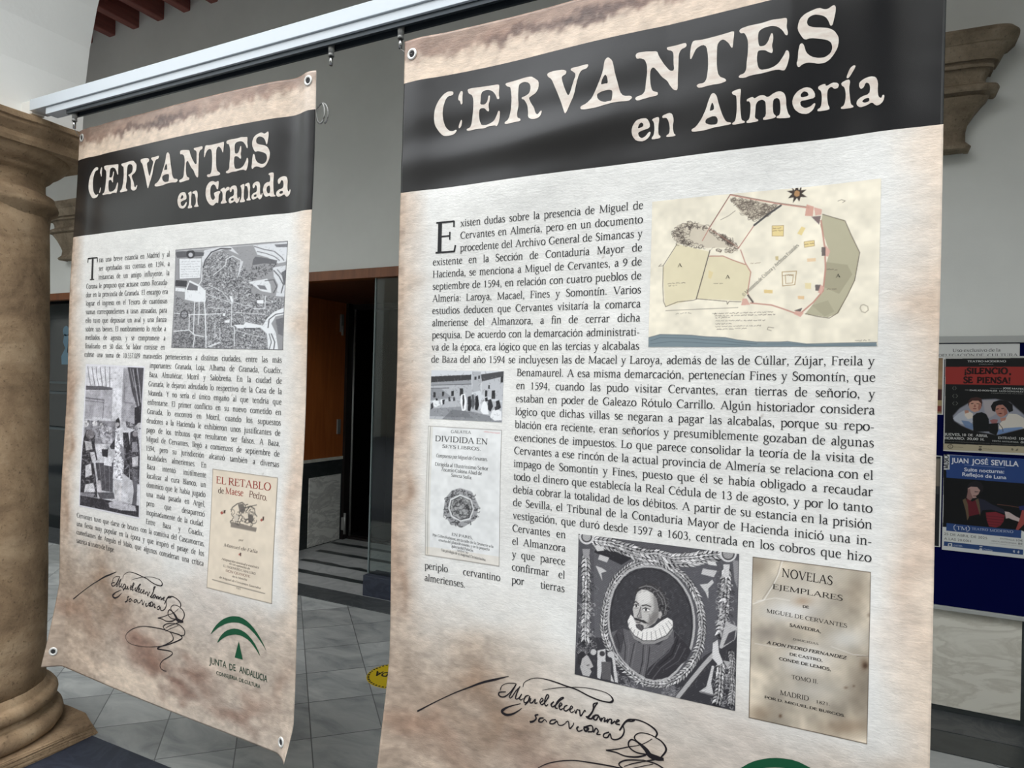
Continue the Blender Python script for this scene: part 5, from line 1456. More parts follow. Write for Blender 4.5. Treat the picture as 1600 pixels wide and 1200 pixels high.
PICS["POSB"] = ((0.4300,0.7640,0.7480,1.2180), (225, 300), """B 206 208 206|-125,-62
P 8 9 11 1|-1,159 10,602 4,761 1015,730 1003,248
P 38 66 122 1|71,3 997,-4 1003,248 36,242 34,157 75,155
P 214 216 214 1|-6,-20 70,-19 72,155 -5,156
L 1 150 165 200 1|261,98 750,100
P 26 24 28 1|301,320 334,277 396,250 464,264 500,307 494,359 467,373 439,328 377,315 337,358 309,360
P 170 138 130 1|308,337 349,317 425,318 460,350 440,392 407,411 421,428 366,437 339,468 294,436 310,383
P 120 88 84 .8|309,348 336,341 344,381 373,431 339,468 294,436
P 40 30 30 1|392,363 446,362 440,369 395,372
P 90 60 58 .8|372,408 413,405 407,415 379,416
P 92 24 34 1|294,442 367,472 408,451 449,466 466,591 316,631
P 96 80 60 1|246,462 283,443 313,504 330,636 310,672 287,570
P 92 76 58 1|404,449 441,432 472,545 466,614 437,536
P 34 36 52 1|448,431 517,444 619,489 754,530 761,569 620,534 505,531 473,591
P 34 36 52 1|463,462 551,467 754,527 761,566 600,538 492,552
P 120 36 46 1|533,572 654,557 762,583 750,647 711,695 658,716 577,711 549,651
L 1.4 70 20 28 .9|548,605 749,607
L 1.4 70 20 28 .9|548,634 750,635
L 1.4 70 20 28 .9|559,661 737,665
L 1.4 70 20 28 .9|570,689 711,689
L 1.6 110 70 56 1|672,479 786,482 931,492
P 190 172 168 1|761,544 814,548 894,585 960,608 981,662 921,633 855,621 809,608 776,616
P 150 70 64 1|964,517 1009,503 1012,637 923,723 891,726 934,621
P 30 40 90 1|924,481 1008,464 1009,514 938,519
P 42 70 122 1|51,718 962,720 959,799 49,798
P 208 210 206 1|3,766 48,766 49,801 959,802 962,720 1015,738 1019,906 -14,906
P 40 68 116 1|26,911 987,912 985,965 23,958
L 1.8 206 210 214 1|165,727 145,746 149,775 174,790
L 1.8 206 210 214 1|318,726 343,748 333,774 306,785
P 206 208 206 1|79,927 128,923 129,957 73,957
P 40 68 116 1|88,933 114,931 115,952 88,951
P 206 208 206 .9|467,921 501,918 502,930 468,932
P 206 208 206 .9|461,951 485,940 506,950 496,965 465,965
P 200 203 206 .9|869,931 889,923 890,952 870,948
P 200 203 206 .9|916,944 935,922 945,941 935,956""", """4605,8011,5282,7997,233.5,H,214,218,224|JUAN
5409,8014,6054,8001,241.4,H,214,218,224|JOSÉ
6161,8011,7207,8003,249.2,H,214,218,224|SEVILLA
4491,8312,4479,7603,186.0,B,60,62,66|MÚSICA
5123,8378,5634,8364,173.8,H,206,212,222|Suite
5715,8376,6668,8361,172.4,H,206,212,222|nocturna:
5050,8608,5870,8607,174.0,H,206,212,222|Reflejos
5946,8619,6200,8613,171.8,H,206,212,222|de
6279,8625,6757,8619,171.0,H,206,212,222|Luna
4870,11160,5294,11156,163.6,s,206,212,222|TM
5464,11104,6108,11086,104.7,s,180,190,206|TEATRO
6162,11101,7061,11067,114.0,s,180,190,206|MODERNO
4376,11471,6072,11475,116.9,h,80,80,80|25 DE ABRIL DE 2025
4380,11696,5446,11696,116.9,h,80,80,80|A LAS 20:00H
6572,11414,7120,11424,77.3,h,100,100,100|ENTRADA
7172,11430,7421,11424,102.1,h,80,80,80|10€
6223,11560,7185,11564,67.3,h,100,100,100|VENTA ANTICIPADA
7247,11574,7423,11577,102.0,h,80,80,80|8€
6150,11647,7373,11647,31.1,h,120,120,120|VENTA EN TAQUILLA Y EN LA WEB
4766,11948,5110,11949,74.0,h,190,200,214|CULTURA
5941,11986,6284,11983,72.7,h,190,200,214|Chiclana""")
LOGO_TEXT = """8552,18002,9305,17984,214.4,n,34,66,50|JUNTA
9441,18010,9706,17982,210.2,n,34,66,50|DE
9854,17981,11009,18025,208.2,n,34,66,50|ANDALUCIA
8869,18281,9787,18263,120.3,n,34,66,50|CONSEJERIA
9853,18267,10050,18263,117.7,n,34,66,50|DE
10089,18267,10740,18276,117.0,n,34,66,50|CULTURA"""
SHEET_TEXT = """4556,2749,6465,2733,146.2,s,52,52,54|Uso exclusivo de la
3979,2975,5807,2959,128.9,s,60,60,62|DELEGACIÓN DE
5930,2959,7095,2945,125.4,s,60,60,62|CULTURA"""

# ---------------------------------------------------------------- hanging banners
BW, BH = 1.213, 2.0
def G(x, c, s): return np.exp(-((x - c) / s) ** 2)
def surf_near(u, v, off):
    u = np.asarray(u, float); v = np.asarray(v, float)
    y = -.017 * G(u, 1.12, .07) * np.exp(-v / .6) + .012 * np.clip((u - .75) / .463, 0, 1) ** 1.5 * np.clip(1 - v / .5, 0, 1) - .022 * np.clip((u - .7) / .25, 0, 1) * np.clip(1 - v / .48, 0, 1) ** 1.3
    y = y + .0034 * np.sin((v - .20) * 44 + (u - .4) * 3) * G(v, .30, .09) * G(u, .35, .36)
    y = y - .006 * G(u, .05, .05) * np.exp(-v / .6) + .004 * np.sin(u * 6.2 + .6) * (1 - .4 * v)
    y = y - .05 * np.clip((.055 - u) / .055, 0, 1) ** 1.5 * np.clip((v - 1.62) / .38, 0, 1) ** 1.2
    y = y + .0035 * np.sin(v * 9 + u * 4) - .003 * np.sin((u + v * .6) * 13) * G(v, .25, .35)
    return np.stack([u, y - off, -v], 1)
def surf_left(u, v, off):
    u = np.asarray(u, float); v = np.asarray(v, float)
    y = .008 * G(u, 1.11, .05) * np.exp(-v / .6) - .012 * G(u, 1.19, .04) * np.exp(-v / .8)
    y = y + .006 * G(u, .12, .06) * np.exp(-v / .5) + .016 * np.clip((.09 - u) / .09, 0, 1) ** 1.3 * np.exp(-v / .55)
    y = y - .046 * np.clip((.048 - u) / .048, 0, 1) ** 1.05 * np.clip((v - 1.70) / .30, 0, 1) ** 1.1
    y = y - .03 * np.clip((u - 1.15) / .063, 0, 1) ** 1.5 * np.clip((v - 1.9) / .1, 0, 1) ** 1.2
    y = y + .004 * np.sin(u * 5.1 + 1.2) + .003 * np.sin(v * 8 + u * 5)
    x = u - .006 * np.clip((.05 - u) / .05, 0, 1) * np.clip((v - 1.7) / .3, 0, 1)
    return np.stack([x, y - off, -v], 1)

def banner_paint(seed):
    h, w = 800, 486; cv = Canvas(w, h); S = smooth = lambda a, b, x: (lambda t: t * t * (3 - 2 * t))(np.clip((x - a) / (b - a), 0, 1))
    U = np.linspace(0, BW, w)[None] * np.ones((h, 1)); V = np.linspace(0, BH, h)[:, None] * np.ones((1, w))
    n1 = vnoise(h, w, 8, seed, 1.2); n2 = vnoise(h, w, 22, seed + 1, 1.5); n3 = vnoise(h, w, 60, seed + 2, 1.6)
    nn = n1 * .45 + n2 * .35 + n3 * .2
    base = np.ones((h, w, 3)) * np.array([224, 223, 219.])
    tan = np.array([197, 177, 159.]); tan2 = np.array([174, 150, 130.]); brown = np.array([110, 88, 76.])
    def blend(m, c):
        nonlocal base
        base = base * (1 - m[..., None]) + np.array(c, float) * m[..., None]
    # aged edges
    blend(S(.12, .0, U + (nn - .5) * .09) * .95, tan)
    blend(S(.03, .0, U + (nn - .5) * .05) * .5, tan2)
    blend(S(1.10, 1.22, U + (nn - .5) * .08) * .85, (222, 202, 182))
    blend(S(.72, 1.0, V) * S(.14, .0, U) * .4, tan2)
    # bottom: tan wash from the signature down, with brown blooms
    blend(S(1.36, 1.64, V + (nn - .5) * .20 - .10 * U) * .92, (182, 167, 152))
    blend(S(1.50, 1.66, V + (n2 - .5) * .16) * S(.58, .16, U + (n1 - .5) * .2) * .85, (160, 143, 127))
    def bloom(cu, cv_, ru, rv, c, al):
        m = np.exp(-(((U - cu + (n2 - .5) * .12) / ru) ** 2 + ((V - cv_ + (n3 - .5) * .05 + (n2 - .5) * .1) / rv) ** 2) * 1.2) * al; blend(np.clip(m * (.55 + .9 * nn), 0, 1), c)
    bloom(.30, 1.70, .16, .06, (140, 118, 100), .8); bloom(.42, 1.78, .10, .07, (134, 112, 96), .6)
    bloom(.12, 1.80, .14, .05, (150, 124, 106), .7); bloom(.62, 1.90, .07, .05, (122, 94, 80), .9)
    bloom(.55, 1.86, .10, .06, (134, 106, 92), .8); bloom(.78, 1.84, .09, .05, (128, 100, 86), .85)
    bloom(.95, 1.92, .12, .04, (134, 106, 92), .8); bloom(1.05, 1.88, .08, .05, (150, 124, 108), .6)
    bloom(.74, 1.93, .05, .03, (114, 86, 74), .8); bloom(1.16, 1.80, .05, .08, (158, 134, 118), .5)
    bloom(.48, 1.97, .3, .03, (222, 204, 184), .7); bloom(.9, 1.78, .1, .05, (214, 198, 182), .5); bloom(.2, 1.93, .16, .05, (216, 194, 174), .6)
    bloom(.03, 1.18, .03, .05, (140, 112, 92), .6); bloom(.04, .98, .04, .1, (160, 132, 112), .6); bloom(.02, 1.42, .03, .06, (150, 122, 102), .5)
    bloom(1.19, .75, .05, .16, (206, 180, 158), .6); bloom(1.18, 1.2, .04, .2, (196, 170, 150), .5)
    bloom(.60, 1.60, .17, .09, (204, 198, 190), .7); bloom(.84, 1.62, .16, .10, (200, 190, 181), .7)
    # top strip: warm paper with a dark tide line
    top = V < .115
    blend(top * 1.0, (214, 194, 174)); 
    V0 = V; V = V0 + np.where(V0 < .13, (vnoise(h, w, 90, 91) - .5) * .026 + (vnoise(h, w, 230, 92) - .5) * .014, 0)
    tide = .026 + .030 * (vnoise(h, w, 5, 77)[0] - .2) + .014 * np.abs(np.sin(U * 17 + n1 * 4)) * G(U, .42, .3)
    blend(top * S(tide + .026, tide - .012, V) * (.6 + .4 * n3), (140, 112, 97))
    blend(top * np.exp(-((V - tide + .004) / .010) ** 2) * G(U, .46, .2) * (.2 + 1.1 * n3), (86, 62, 54))
    blend(top * np.clip(np.exp(-((V - tide) / .014) ** 2) * G(U, .50, .14) * (.3 + n2), 0, .85), (82, 60, 52))
    blend(top * S(.3, .06, U) * S(.05, .11, V) * .6, (230, 208, 186)); blend(top * S(1.12, 1.2, U) * .5, (236, 222, 208))
    V = V0
    # paper mottling and a few flecks
    n4 = vnoise(h, w, 150, seed + 8, 2.2); n5 = vnoise(h, w, 330, seed + 9, 2.0); k_ = np.clip((224 - base[..., 2]) / 60, .25, 1.2)
    base *= (1 + (n3 - .5) * .03 + (n2 - .5) * .03 + ((n4 - .5) * .13 + (n5 - .5) * .12) * k_)[..., None]
    cv.a = base
    rng = random.Random(seed)
    for _ in range(46):
        x, y = rng.random() * w, rng.uniform(.42, 1.95) / BH * h; r = rng.uniform(.25, .8)
        cv.ellipse((x, y), (r, 0), (0, r), (110, 92, 80), rng.uniform(.2, .6), True)
    return cv
def cloth_mat():
    t = NT('printed_vinyl'); a = t.n('VertexColor'); a.layer_name = 'print'
    uv = t.n('UVMap'); uv.uv_map = 'UVMap'; sx = t.n('SeparateXYZ'); t.l(uv.outputs[0], sx.inputs[0])
    u, v = sx.outputs[0], sx.outputs[1]
    band = t.math('MULTIPLY', t.math('GREATER_THAN', v, .1105), t.math('LESS_THAN', v, .4005))
    fib = t.noise(t.mapped(uv.outputs[0], (38, 120, 1)), 1.0, 5, .66, .9); fib2 = t.noise(t.mapped(uv.outputs[0], (130, 300, 1)), 1.0, 3, .6, .6)
    f = t.math('ADD', t.math('MULTIPLY', fib, .34), t.math('MULTIPLY', fib2, .22))
    k = t.math('ADD', f, .73)
    cc = t.n('CombineColor'); [t.l(k, cc.inputs[i]) for i in range(3)]
    paper = t.mix(1.0, a.outputs[0], cc.outputs[0], 'MULTIPLY')
    back = t.n('NewGeometry').outputs['Backfacing']
    t.l(t.mix(band, paper, lin4(24, 24, 26)), t.b.inputs['Base Color'])
    t.set(Roughness=.27, Specular_IOR_Level=.5)
    inv = t.math('SUBTRACT', 1.0, t.math('MULTIPLY', band, .93))
    soft = t.noise(t.mapped(uv.outputs[0], (4, 5, 1)), 1.0, 2, .5)
    t.bump(t.math('ADD', t.math('MULTIPLY', soft, .7), t.math('MULTIPLY', t.math('MULTIPLY', f, .42), inv)), .35, .012)
    return t.m
M['cloth'] = cloth_mat()
M['print'] = vcol('ink_print', .5, .3)
M['ink'] = plain('black_ink', (34, 34, 36), .5, spec=.3)
M['ink_grey'] = plain('dark_grey_ink', (44, 44, 46), .5, spec=.3)
M['pen'] = plain('pen_ink', (28, 24, 28), .5, spec=.3)
M['green'] = plain('green_ink', (14, 76, 48), .5, spec=.3)
M['green_text'] = plain('dark_green_ink', (38, 66, 52), .5, spec=.3)
M['eyelet'] = plain('eyelet_metal', (222, 221, 216), .3, metal=.35)
M['cord'] = plain('nylon_cord', (150, 148, 144), .35)
def headline_mat():
    t = NT('headline_paper'); n = t.noise(t.mapped(t.obj(), (26, 1, 80)), 1.0, 5, .6)
    t.l(t.ramp(n, [(.3, lin4(206, 190, 178)), (.7, lin4(232, 226, 216))]), t.b.inputs['Base Color']); t.set(Roughness=.45, Specular_IOR_Level=.4)
    return t.m
M['headline'] = headline_mat()
_cols = {}
def color_mat(rgb):
    if rgb not in _cols: _cols[rgb] = plain('ink_%d' % (len(_cols) + 1), rgb, .55, spec=.3)
    return _cols[rgb]

def cloth(name, surf, paint, parent, bottom_curl=None):
    n, m = 225, 371
    u = np.linspace(0, BW, n); v = np.linspace(0, BH, m); U, V = np.meshgrid(u, v); U, V = U.ravel(), V.ravel()
    P = surf(U, V, 0.0); B = surf(U, V, -.0012); N = n * m
    idx = np.arange(N).reshape(m, n)
    Q = np.stack([idx[1:, :-1], idx[1:, 1:], idx[:-1, 1:], idx[:-1, :-1]], -1).reshape(-1, 4)
    F = [tuple(q) for q in Q] + [tuple(q[::-1] + N) for q in Q]
    rim = list(idx[0, :]) + list(idx[1:, -1]) + list(idx[-1, -2::-1]) + list(idx[-2:0:-1, 0])
    for a, b in zip(rim, rim[1:] + rim[:1]): F.append((a, b, b + N, a + N))
    me = bpy.data.meshes.new(name); me.from_pydata([tuple(p) for p in np.concatenate([P, B])], [], [tuple(int(i) for i in f) for f in F]); me.update()
    me.polygons.foreach_set('use_smooth', [True] * (2 * len(Q)) + [False] * (len(F) - 2 * len(Q)))
    iy = np.clip((V / BH * (paint.h - 1)), 0, paint.h - 1); ix = np.clip(U / BW * (paint.w - 1), 0, paint.w - 1)
    c = np.ones((2 * N, 4), np.float32); rgb = lin(np.clip(paint.a[np.round(iy).astype(int), np.round(ix).astype(int)], 0, 255)); c[:N, :3] = rgb; c[N:, :3] = (.6, .6, .58)
    ca = me.color_attributes.new('print', 'FLOAT_COLOR', 'POINT'); ca.data.foreach_set('color', c.ravel())
    uvl = me.uv_layers.new(name='UVMap'); li = np.zeros(len(me.loops), np.int32); me.loops.foreach_get('vertex_index', li)
    uvs = np.stack([np.concatenate([U, U]), np.concatenate([V, V * 0])], 1)[li]; uvl.data.foreach_set('uv', uvs.astype(np.float32).ravel())
    me.materials.append(M['cloth'])
    o = bpy.data.objects.new(name, me); COL.objects.link(o); o.parent = parent; return o
def grommet(surf, u, v, parent):
    mb = MB(); c = Vector(surf([u], [v], .0)[0]); a = Vector(surf([u + .01], [v], 0)[0]) - c; b = Vector(surf([u], [v + .01], 0)[0]) - c
    nrm = b.cross(a).normalized(); a.normalize(); b = a.cross(nrm).normalized()
    if nrm.y > 0: nrm = -nrm
    seg, sec, R, r = 28, 8, .0118, .0038; rings = []
    for i in range(seg):
        t = 2 * math.pi * i / seg; d = a * math.cos(t) + b * math.sin(t)
        rings.append([mb.bm.verts.new(c + d * (R + r * math.cos(2 * math.pi * k / sec)) + nrm * (r * .55 * math.sin(2 * math.pi * k / sec) + .001)) for k in range(sec)])
    for i in range(seg):
        A, B = rings[i], rings[(i + 1) % seg]
        for k in range(sec): mb.bm.faces.new((A[k], A[(k + 1) % sec], B[(k + 1) % sec], B[k])).smooth = True
    g = mb.build('grommet', M['eyelet'], parent)
    h = MB(); vs_ = [h.bm.verts.new(c + (a * math.cos(2 * math.pi * i / 20) + b * math.sin(2 * math.pi * i / 20)) * .0088 + nrm * .0012) for i in range(20)]; h.bm.faces.new(vs_)
    h.build('eyelet_hole', plain('eyelet_hole', (40, 40, 42), .8), g)
    return c
INK_OFF = .0008
def write(parent, surf, texts, off=INK_OFF, name='lettering'):
    """lettering given as 'u0,v0,u1,v1,cap,style,r,g,b|text' in tenths of a millimetre"""
    out = []
    for ln in texts.strip().split('\n'):
        if not ln.strip(): continue
        hd, t = ln.split('|'); q = hd.split(','); a = (float(q[0]) / 1e4, float(q[1]) / 1e4); b = (float(q[2]) / 1e4, float(q[3]) / 1e4); cap = float(q[4]) / 1e4; st = q[5]; col = tuple(int(c) for c in q[6:9])
        ik = Ink()
        if st in ('H', 'h', 'n'): sans_fit(ik, t, a, b, cap, {'H': .022, 'h': .0, 'n': .006}[st])
        else: ik.fit(t, a, b, cap, 12.0 if st == 'B' else 5.0 if 'b' in st else 0, .22 if 'i' in st else 0)
        if ik.V: out.append(ink_obj(name, ik, surf, off, color_mat(col), parent))
    return out
def picture(name, key, surf, parent, label=None):
    rect, res, prog, texts = PICS[key]
    cv = Canvas(*res).run(prog)
    o = grid_print(name, cv, rect, surf, .0006, M['print'], parent)
    if label: o['label'] = label
    if texts: write(o, surf, texts, .0010)
    return o
def pen_strokes(txt, k=2000.0):
    ik = Ink()
    for ln in txt.strip().split('\n'):
        P = np.array([[float(c) for c in q.split(',')] for q in ln.split()]); P = P / np.array([k, k, k]) ; P[:, 2] *= 1.8
        ik.add(*ribbon(catmull(P, False, 6), False, .0004))
    return ik
def headline_ink(shps, soft=2):
    ik = Ink()
    for o, hs in shps: ik.add(*fill(o, hs, soft=0 if len(o) < 4 else soft))
    return ik
HEADS, ALMS, GRAS, LOGOS = shapes(HEAD), shapes(ALM), shapes(GRA), shapes(LOGO)
def moved(sh, box):
    """a letter of the other headline, refitted into a box (left, top, right, bottom in half millimetres)"""
    o, hs = sh; lo, hi = o.min(0), o.max(0); b0, b1 = np.array(box[:2]) / 2000., np.array(box[2:]) / 2000.
    f = lambda P: b0 + (P - lo) / (hi - lo) * (b1 - b0)
    return f(o), [f(h) for h in hs]
def shift(sh, d): return sh[0] + d, [h + d for h in sh[1]]

def common(root, surf, seed):
    cloth('cloth', surf, banner_paint(seed), root)
    s = ink_obj('signature', pen_strokes(SIGN), surf, INK_OFF, M['pen'], root); s['label'] = 'black pen signature with looping flourish'
    lg = ink_obj('emblem', headline_ink(LOGOS, 1), surf, INK_OFF, M['green'], root); lg['label'] = 'green double arch emblem'
    write(lg, surf, LOGO_TEXT, INK_OFF, 'emblem_lettering')

# ---- the near banner
near = tag(empty('hanging_banner', (-1.06, 1.45, 2.407)), 'larger front banner headed "en Almer\u00eda" with fortress plan and ruffed portrait', 'banner', 'printed banners on the rail')
common(near, surf_near, 23)
h = ink_obj('headline', headline_ink(HEADS + ALMS, 1), surf_near, INK_OFF, M['headline'], near)
K = .0119 / 50
T1 = """xisten dudas sobre la presencia de Miguel de
Cervantes en Almer\u00eda, pero en un documento
procedente del Archivo General de Simancas y
existente en la Secci\u00f3n de Contadur\u00eda Mayor de
Hacienda, se menciona a Miguel de Cervantes, a 9 de
septiembre de 1594, en relaci\u00f3n con cuatro pueblos de
Almer\u00eda: Laroya, Macael, Fines y Somont\u00edn. Varios
estudios deducen que Cervantes visitar\u00eda la comarca
almeriense del Almanzora, a fin de cerrar dicha
pesquisa. De acuerdo con la demarcaci\u00f3n administrati-
va de la \u00e9poca, era l\u00f3gico que en las tercias y alcabalas
de Baza del a\u00f1o 1594 se incluyesen las de Macael y Laroya, adem\u00e1s de las de C\u00fallar, Z\u00fajar, Freila y
Benamaurel. A esa misma demarcaci\u00f3n, pertenec\u00edan Fines y Somont\u00edn, que
en 1594, cuando las pudo visitar Cervantes, eran tierras de se\u00f1or\u00edo, y
estaban en poder de Galeazo R\u00f3tulo Carrillo. Alg\u00fan historiador considera
l\u00f3gico que dichas villas se negaran a pagar las alcabalas, porque su repo-
blaci\u00f3n era reciente, eran se\u00f1or\u00edos y presumiblemente gozaban de algunas
exenciones de impuestos. Lo que parece consolidar la teor\u00eda de la visita de
Cervantes a ese rinc\u00f3n de la actual provincia de Almer\u00eda se relaciona con el
impago de Somont\u00edn y Fines, puesto que \u00e9l se hab\u00eda obligado a recaudar
todo el dinero que establec\u00eda la Real C\u00e9dula de 13 de agosto, y por lo tanto
deb\u00eda cobrar la totalidad de los d\u00e9bitos. A partir de su estancia en la prisi\u00f3n
de Sevilla, el Tribunal de la Contadur\u00eda Mayor de Hacienda inici\u00f3 una in-
vestigaci\u00f3n, que dur\u00f3 desde 1597 a 1603, centrada en los cobros que hizo
Cervantes en
el Almanzora
y que parece
confirmar el
periplo cervantino por tierras
almerienses."""
ik = Ink()
for i, t in enumerate(T1.split('\n')):
    v = .8465 - .0311 * (11 - i); j = True
    if i < 3: u0, u1 = .186, .654
    elif i < 11: u0, u1 = .106, .654
    elif i == 11: u0, u1 = .106, 1.110
    elif i < 24: u0, u1 = .353, 1.112
    elif i < 28: u0, u1 = .352, .490
    else: u0, u1 = .104, .490
    if i == 29: j = False
    if i == 28:
        ik.line('periplo cervantino', .104, .322, v, K); ik.line('por tierras', .352, .490, v, K); continue
    ik.line(t, u0, u1, v, K, j)
ink_obj('paragraph_text', ik, surf_near, INK_OFF, M['ink_grey'], near)
ik = Ink(); ik.fit('E', (.109, .568), (.176, .568), .081, 0); ink_obj('initial_letter', ik, surf_near, INK_OFF, M['ink'], near)
picture('map_print', 'ALMP', surf_near, near, 'tinted plan of a walled fortress town by the sea')
picture('courtyard_print', 'COURT', surf_near, near, 'small grey engraving of a crowded courtyard')
picture('title_page_print', 'GAL', surf_near, near, 'white old title page with round emblem')
picture('portrait_print', 'PORT', surf_near, near, 'dark engraving of a bearded man with ruff in oval wreath')
picture('title_page_print', 'NOV', surf_near, near, 'stained brown old title page')
GN = [(.026, .0386), (1.187, .0386), (.026, 1.960), (1.187, 1.960)]
near_g = [near.location + Vector(tuple(grommet(surf_near, u, v, near))) for u, v in GN]

# ---- the left banner
left = tag(empty('hanging_banner', (-2.59818, 1.50734, 2.42377), (.002278, .017807, -.023966)), 'printed banner headed "en Granada" with an old city map, hanging beside the stone column', 'banner', 'printed banners on the rail')
common(left, surf_left, 23)
gl = [shift(s, np.array([-.006, 0])) for s in HEADS]
EN = ALMS[0:3]; A_ = ALMS[10]; N1, N2 = ALMS[1], ALMS[2]
gl += [moved(EN[0], (1237, 594, 1333, 704)), moved(N1, (1340, 596, 1384, 706)), moved(N2, (1383, 594, 1446, 702))]
gl += [GRAS[0], GRAS[1], GRAS[2], moved(A_, (1718, 594, 1816, 707)), moved(N1, (1816, 592, 1862, 706)), moved(N2, (1858, 588, 1912, 700)), moved(A_, (1916, 588, 2010, 700)), moved(A_, (2118, 574, 2230, 700))]
ink_obj('headline', headline_ink(gl, 1), surf_left, INK_OFF, M['headline'], left)
T2 = """ras una breve estancia en Madrid y al
ser aprobadas sus cuentas en 1594, a
instancias de un amigo influyente, la
Corona le propuso que actuase como Recauda-
dor en la provincia de Granada. El encargo era
lograr el ingreso en el Tesoro de cuantiosas
sumas correspondientes a tasas atrasadas, para
ello tuvo que depositar un aval y una fianza
sobre sus bienes. El nombramiento lo recibe a
mediados de agosto, y se compromete a
finalizarlo en 50 d\u00edas. Su labor consiste en
cobrar una suma de 10.557.029 maraved\u00edes pertenecientes a distintas ciudades, entre las m\u00e1s
importantes: Granada, Loja, Alhama de Granada, Guadix,
Baza, Almu\u00f1\u00e9car, Motril y Salobre\u00f1a. En la ciudad de
Granada, le dejaron adeudado lo respectivo de la Casa de la
Moneda. Y no ser\u00eda el \u00fanico enga\u00f1o al que tendr\u00eda que
enfrentarse. El primer conflicto en su nuevo cometido en
Granada, lo encontr\u00f3 en Motril, cuando los supuestos
deudores a la Hacienda le exhibieron unos justificantes de
pago de los tributos que resultaron ser falsos. A Baza,
Miguel de Cervantes, lleg\u00f3 a comienzos de septiembre de
1594, pero su jurisdicci\u00f3n alcanz\u00f3 tambi\u00e9n a diversas
localidades almerienses. En
Baza intent\u00f3 in\u00fatilmente
localizar al cura Blanco, un
dominico que le hab\u00eda jugado
una mala pasada en Argel,
pero que desapareci\u00f3
inopinadamente de la ciudad.
Entre Baza y Guadix,
Cervantes tuvo que darse de bruces con la comitiva del Cascamorras,
una fiesta muy popular en la \u00e9poca y que inspir\u00f3 el pasaje de los
comediantes de Angulo el Malo, que algunos consideran una cr\u00edtica
sat\u00edrica al teatro de Lope."""
ik = Ink()
for i, t in enumerate(T2.split('\n')):
    v = .8465 - .0311 * (11 - i)
    if i < 3: u0, u1 = .186, .585
    elif i < 11: u0, u1 = .110, .580
    elif i == 11: u0, u1 = .107, 1.112
    elif i < 22: u0, u1 = .502, 1.115
    elif i < 30: u0, u1 = .509, .804
    else: u0, u1 = .105, .812
    ik.line(t, u0, u1, v, K, i not in (33,), hx=.93)
ink_obj('paragraph_text', ik, surf_left, INK_OFF, M['ink_grey'], left)
ik = Ink(); ik.fit('T', (.110, .567), (.180, .567), .082, 0); ink_obj('initial_letter', ik, surf_left, INK_OFF, M['ink'], left)
picture('map_print', 'GRAN', surf_left, left, 'dense black and white old city map')
picture('theatre_print', 'THEA', surf_left, left, 'tall grey engraving of people on a stage')
picture('title_page_print', 'RET', surf_left, left, 'cream title page with red lettering')
GL = [(.026, .030), (1.186, .026), (.022, 1.945), (1.172, 1.960)]
left_m = Matrix.Translation(left.location) @ left.rotation_euler.to_matrix().to_4x4()
left_g = [left_m @ Vector(tuple(grommet(surf_left, u, v, left))) for u, v in GL]

# ---------------------------------------------------------------- the hanging rail with its hooks and cords
RY = 1.456
rail = tag(empty('hanging_rail', (-2.795, RY, 2.50)), 'white aluminium hanging rail crossing the arch above both banners', 'rail')
def rpart(mb, name, mat):
    for v in mb.bm.verts: v.co -= rail.location
    return mb.build(name, mat, rail)
rpart(MB().box((-2.795, RY, 2.506), (2.3, RY + .065, 2.548), .0015), 'bar', M['alu'])
rpart(MB().box((-2.70, RY + .006, 2.480), (2.3, RY + .050, 2.505), .001), 'lip', M['alu'])
rpart(MB().box((-2.585, RY + .014, 2.466), (2.3, RY + .022, 2.481)).box((-2.585, RY + .040, 2.462), (2.3, RY + .048, 2.481)).box((-2.585, RY + .018, 2.476), (2.3, RY + .044, 2.481)), 'track', M['alu_dark'])
rpart(MB().box((-2.872, RY + .010, 2.500), (-2.795, RY + .055, 2.552), .002), 'wall_bracket', M['wall_arcade'])
HZ, HY = 2.466, RY + .030
def hook(x, label):
    r = tag(empty('rail_hook', (x, HY, HZ)), label, 'hook', 'cord hooks on the rail')
    MB().cyl((0, 0, .010), (0, 0, -.018), .0100, .0078).cyl((0, 0, -.018), (0, 0, -.026), .0086, .0086).build('body', M['grey_metal'], r)
    MB().cyl((0, 0, -.026), (0, 0, -.052), .0055, .0048, 16).build('tip', M['chrome'], r)
    return Vector((x, HY, HZ - .052))
hk1 = hook(-2.56, 'metal cord hook on the rail nearest the column, holding the left banner')
hook(-1.343, 'metal cord hook on the rail with no cord, between the two banners')
hk3 = hook(-1.100, 'metal cord hook on the rail above the corner of the front banner')
def cord(a, b, label, sag=.004):
    P = [a.lerp(b, i / 10) - Vector((0, 0, sag * math.sin(math.pi * i / 10))) for i in range(11)]
    mb = MB(); mb.tube(P, .0011, 6)
    tag(mb.build('hanging_wire', M['cord']), label, 'wire', 'wires holding the banners')
f = Vector((0, -.003, 0))
cord(hk1, left_g[0] + f, 'thin cord from the hook near the column to the left banner eyelet')
cord(hk3, near_g[0] + f, 'thin cord from the hook to the eyelet of the front banner')
# loop of wire hanging behind the edge of the left banner
c0 = left_m @ Vector((1.222, .012, -.118)); mb = MB(); P = []
for i in range(34):
    t = 2 * math.pi * 1.35 * i / 33 + .6; P.append(c0 + Vector((.016 * math.sin(t) * (1 + .01 * i), -.006 + .0004 * i, .030 * math.cos(t))))
mb.tube(P, .0026, 7); 
tag(mb.build('wire_loop', M['grey_metal']), 'small loop of grey wire behind the right edge of the left banner', 'wire')

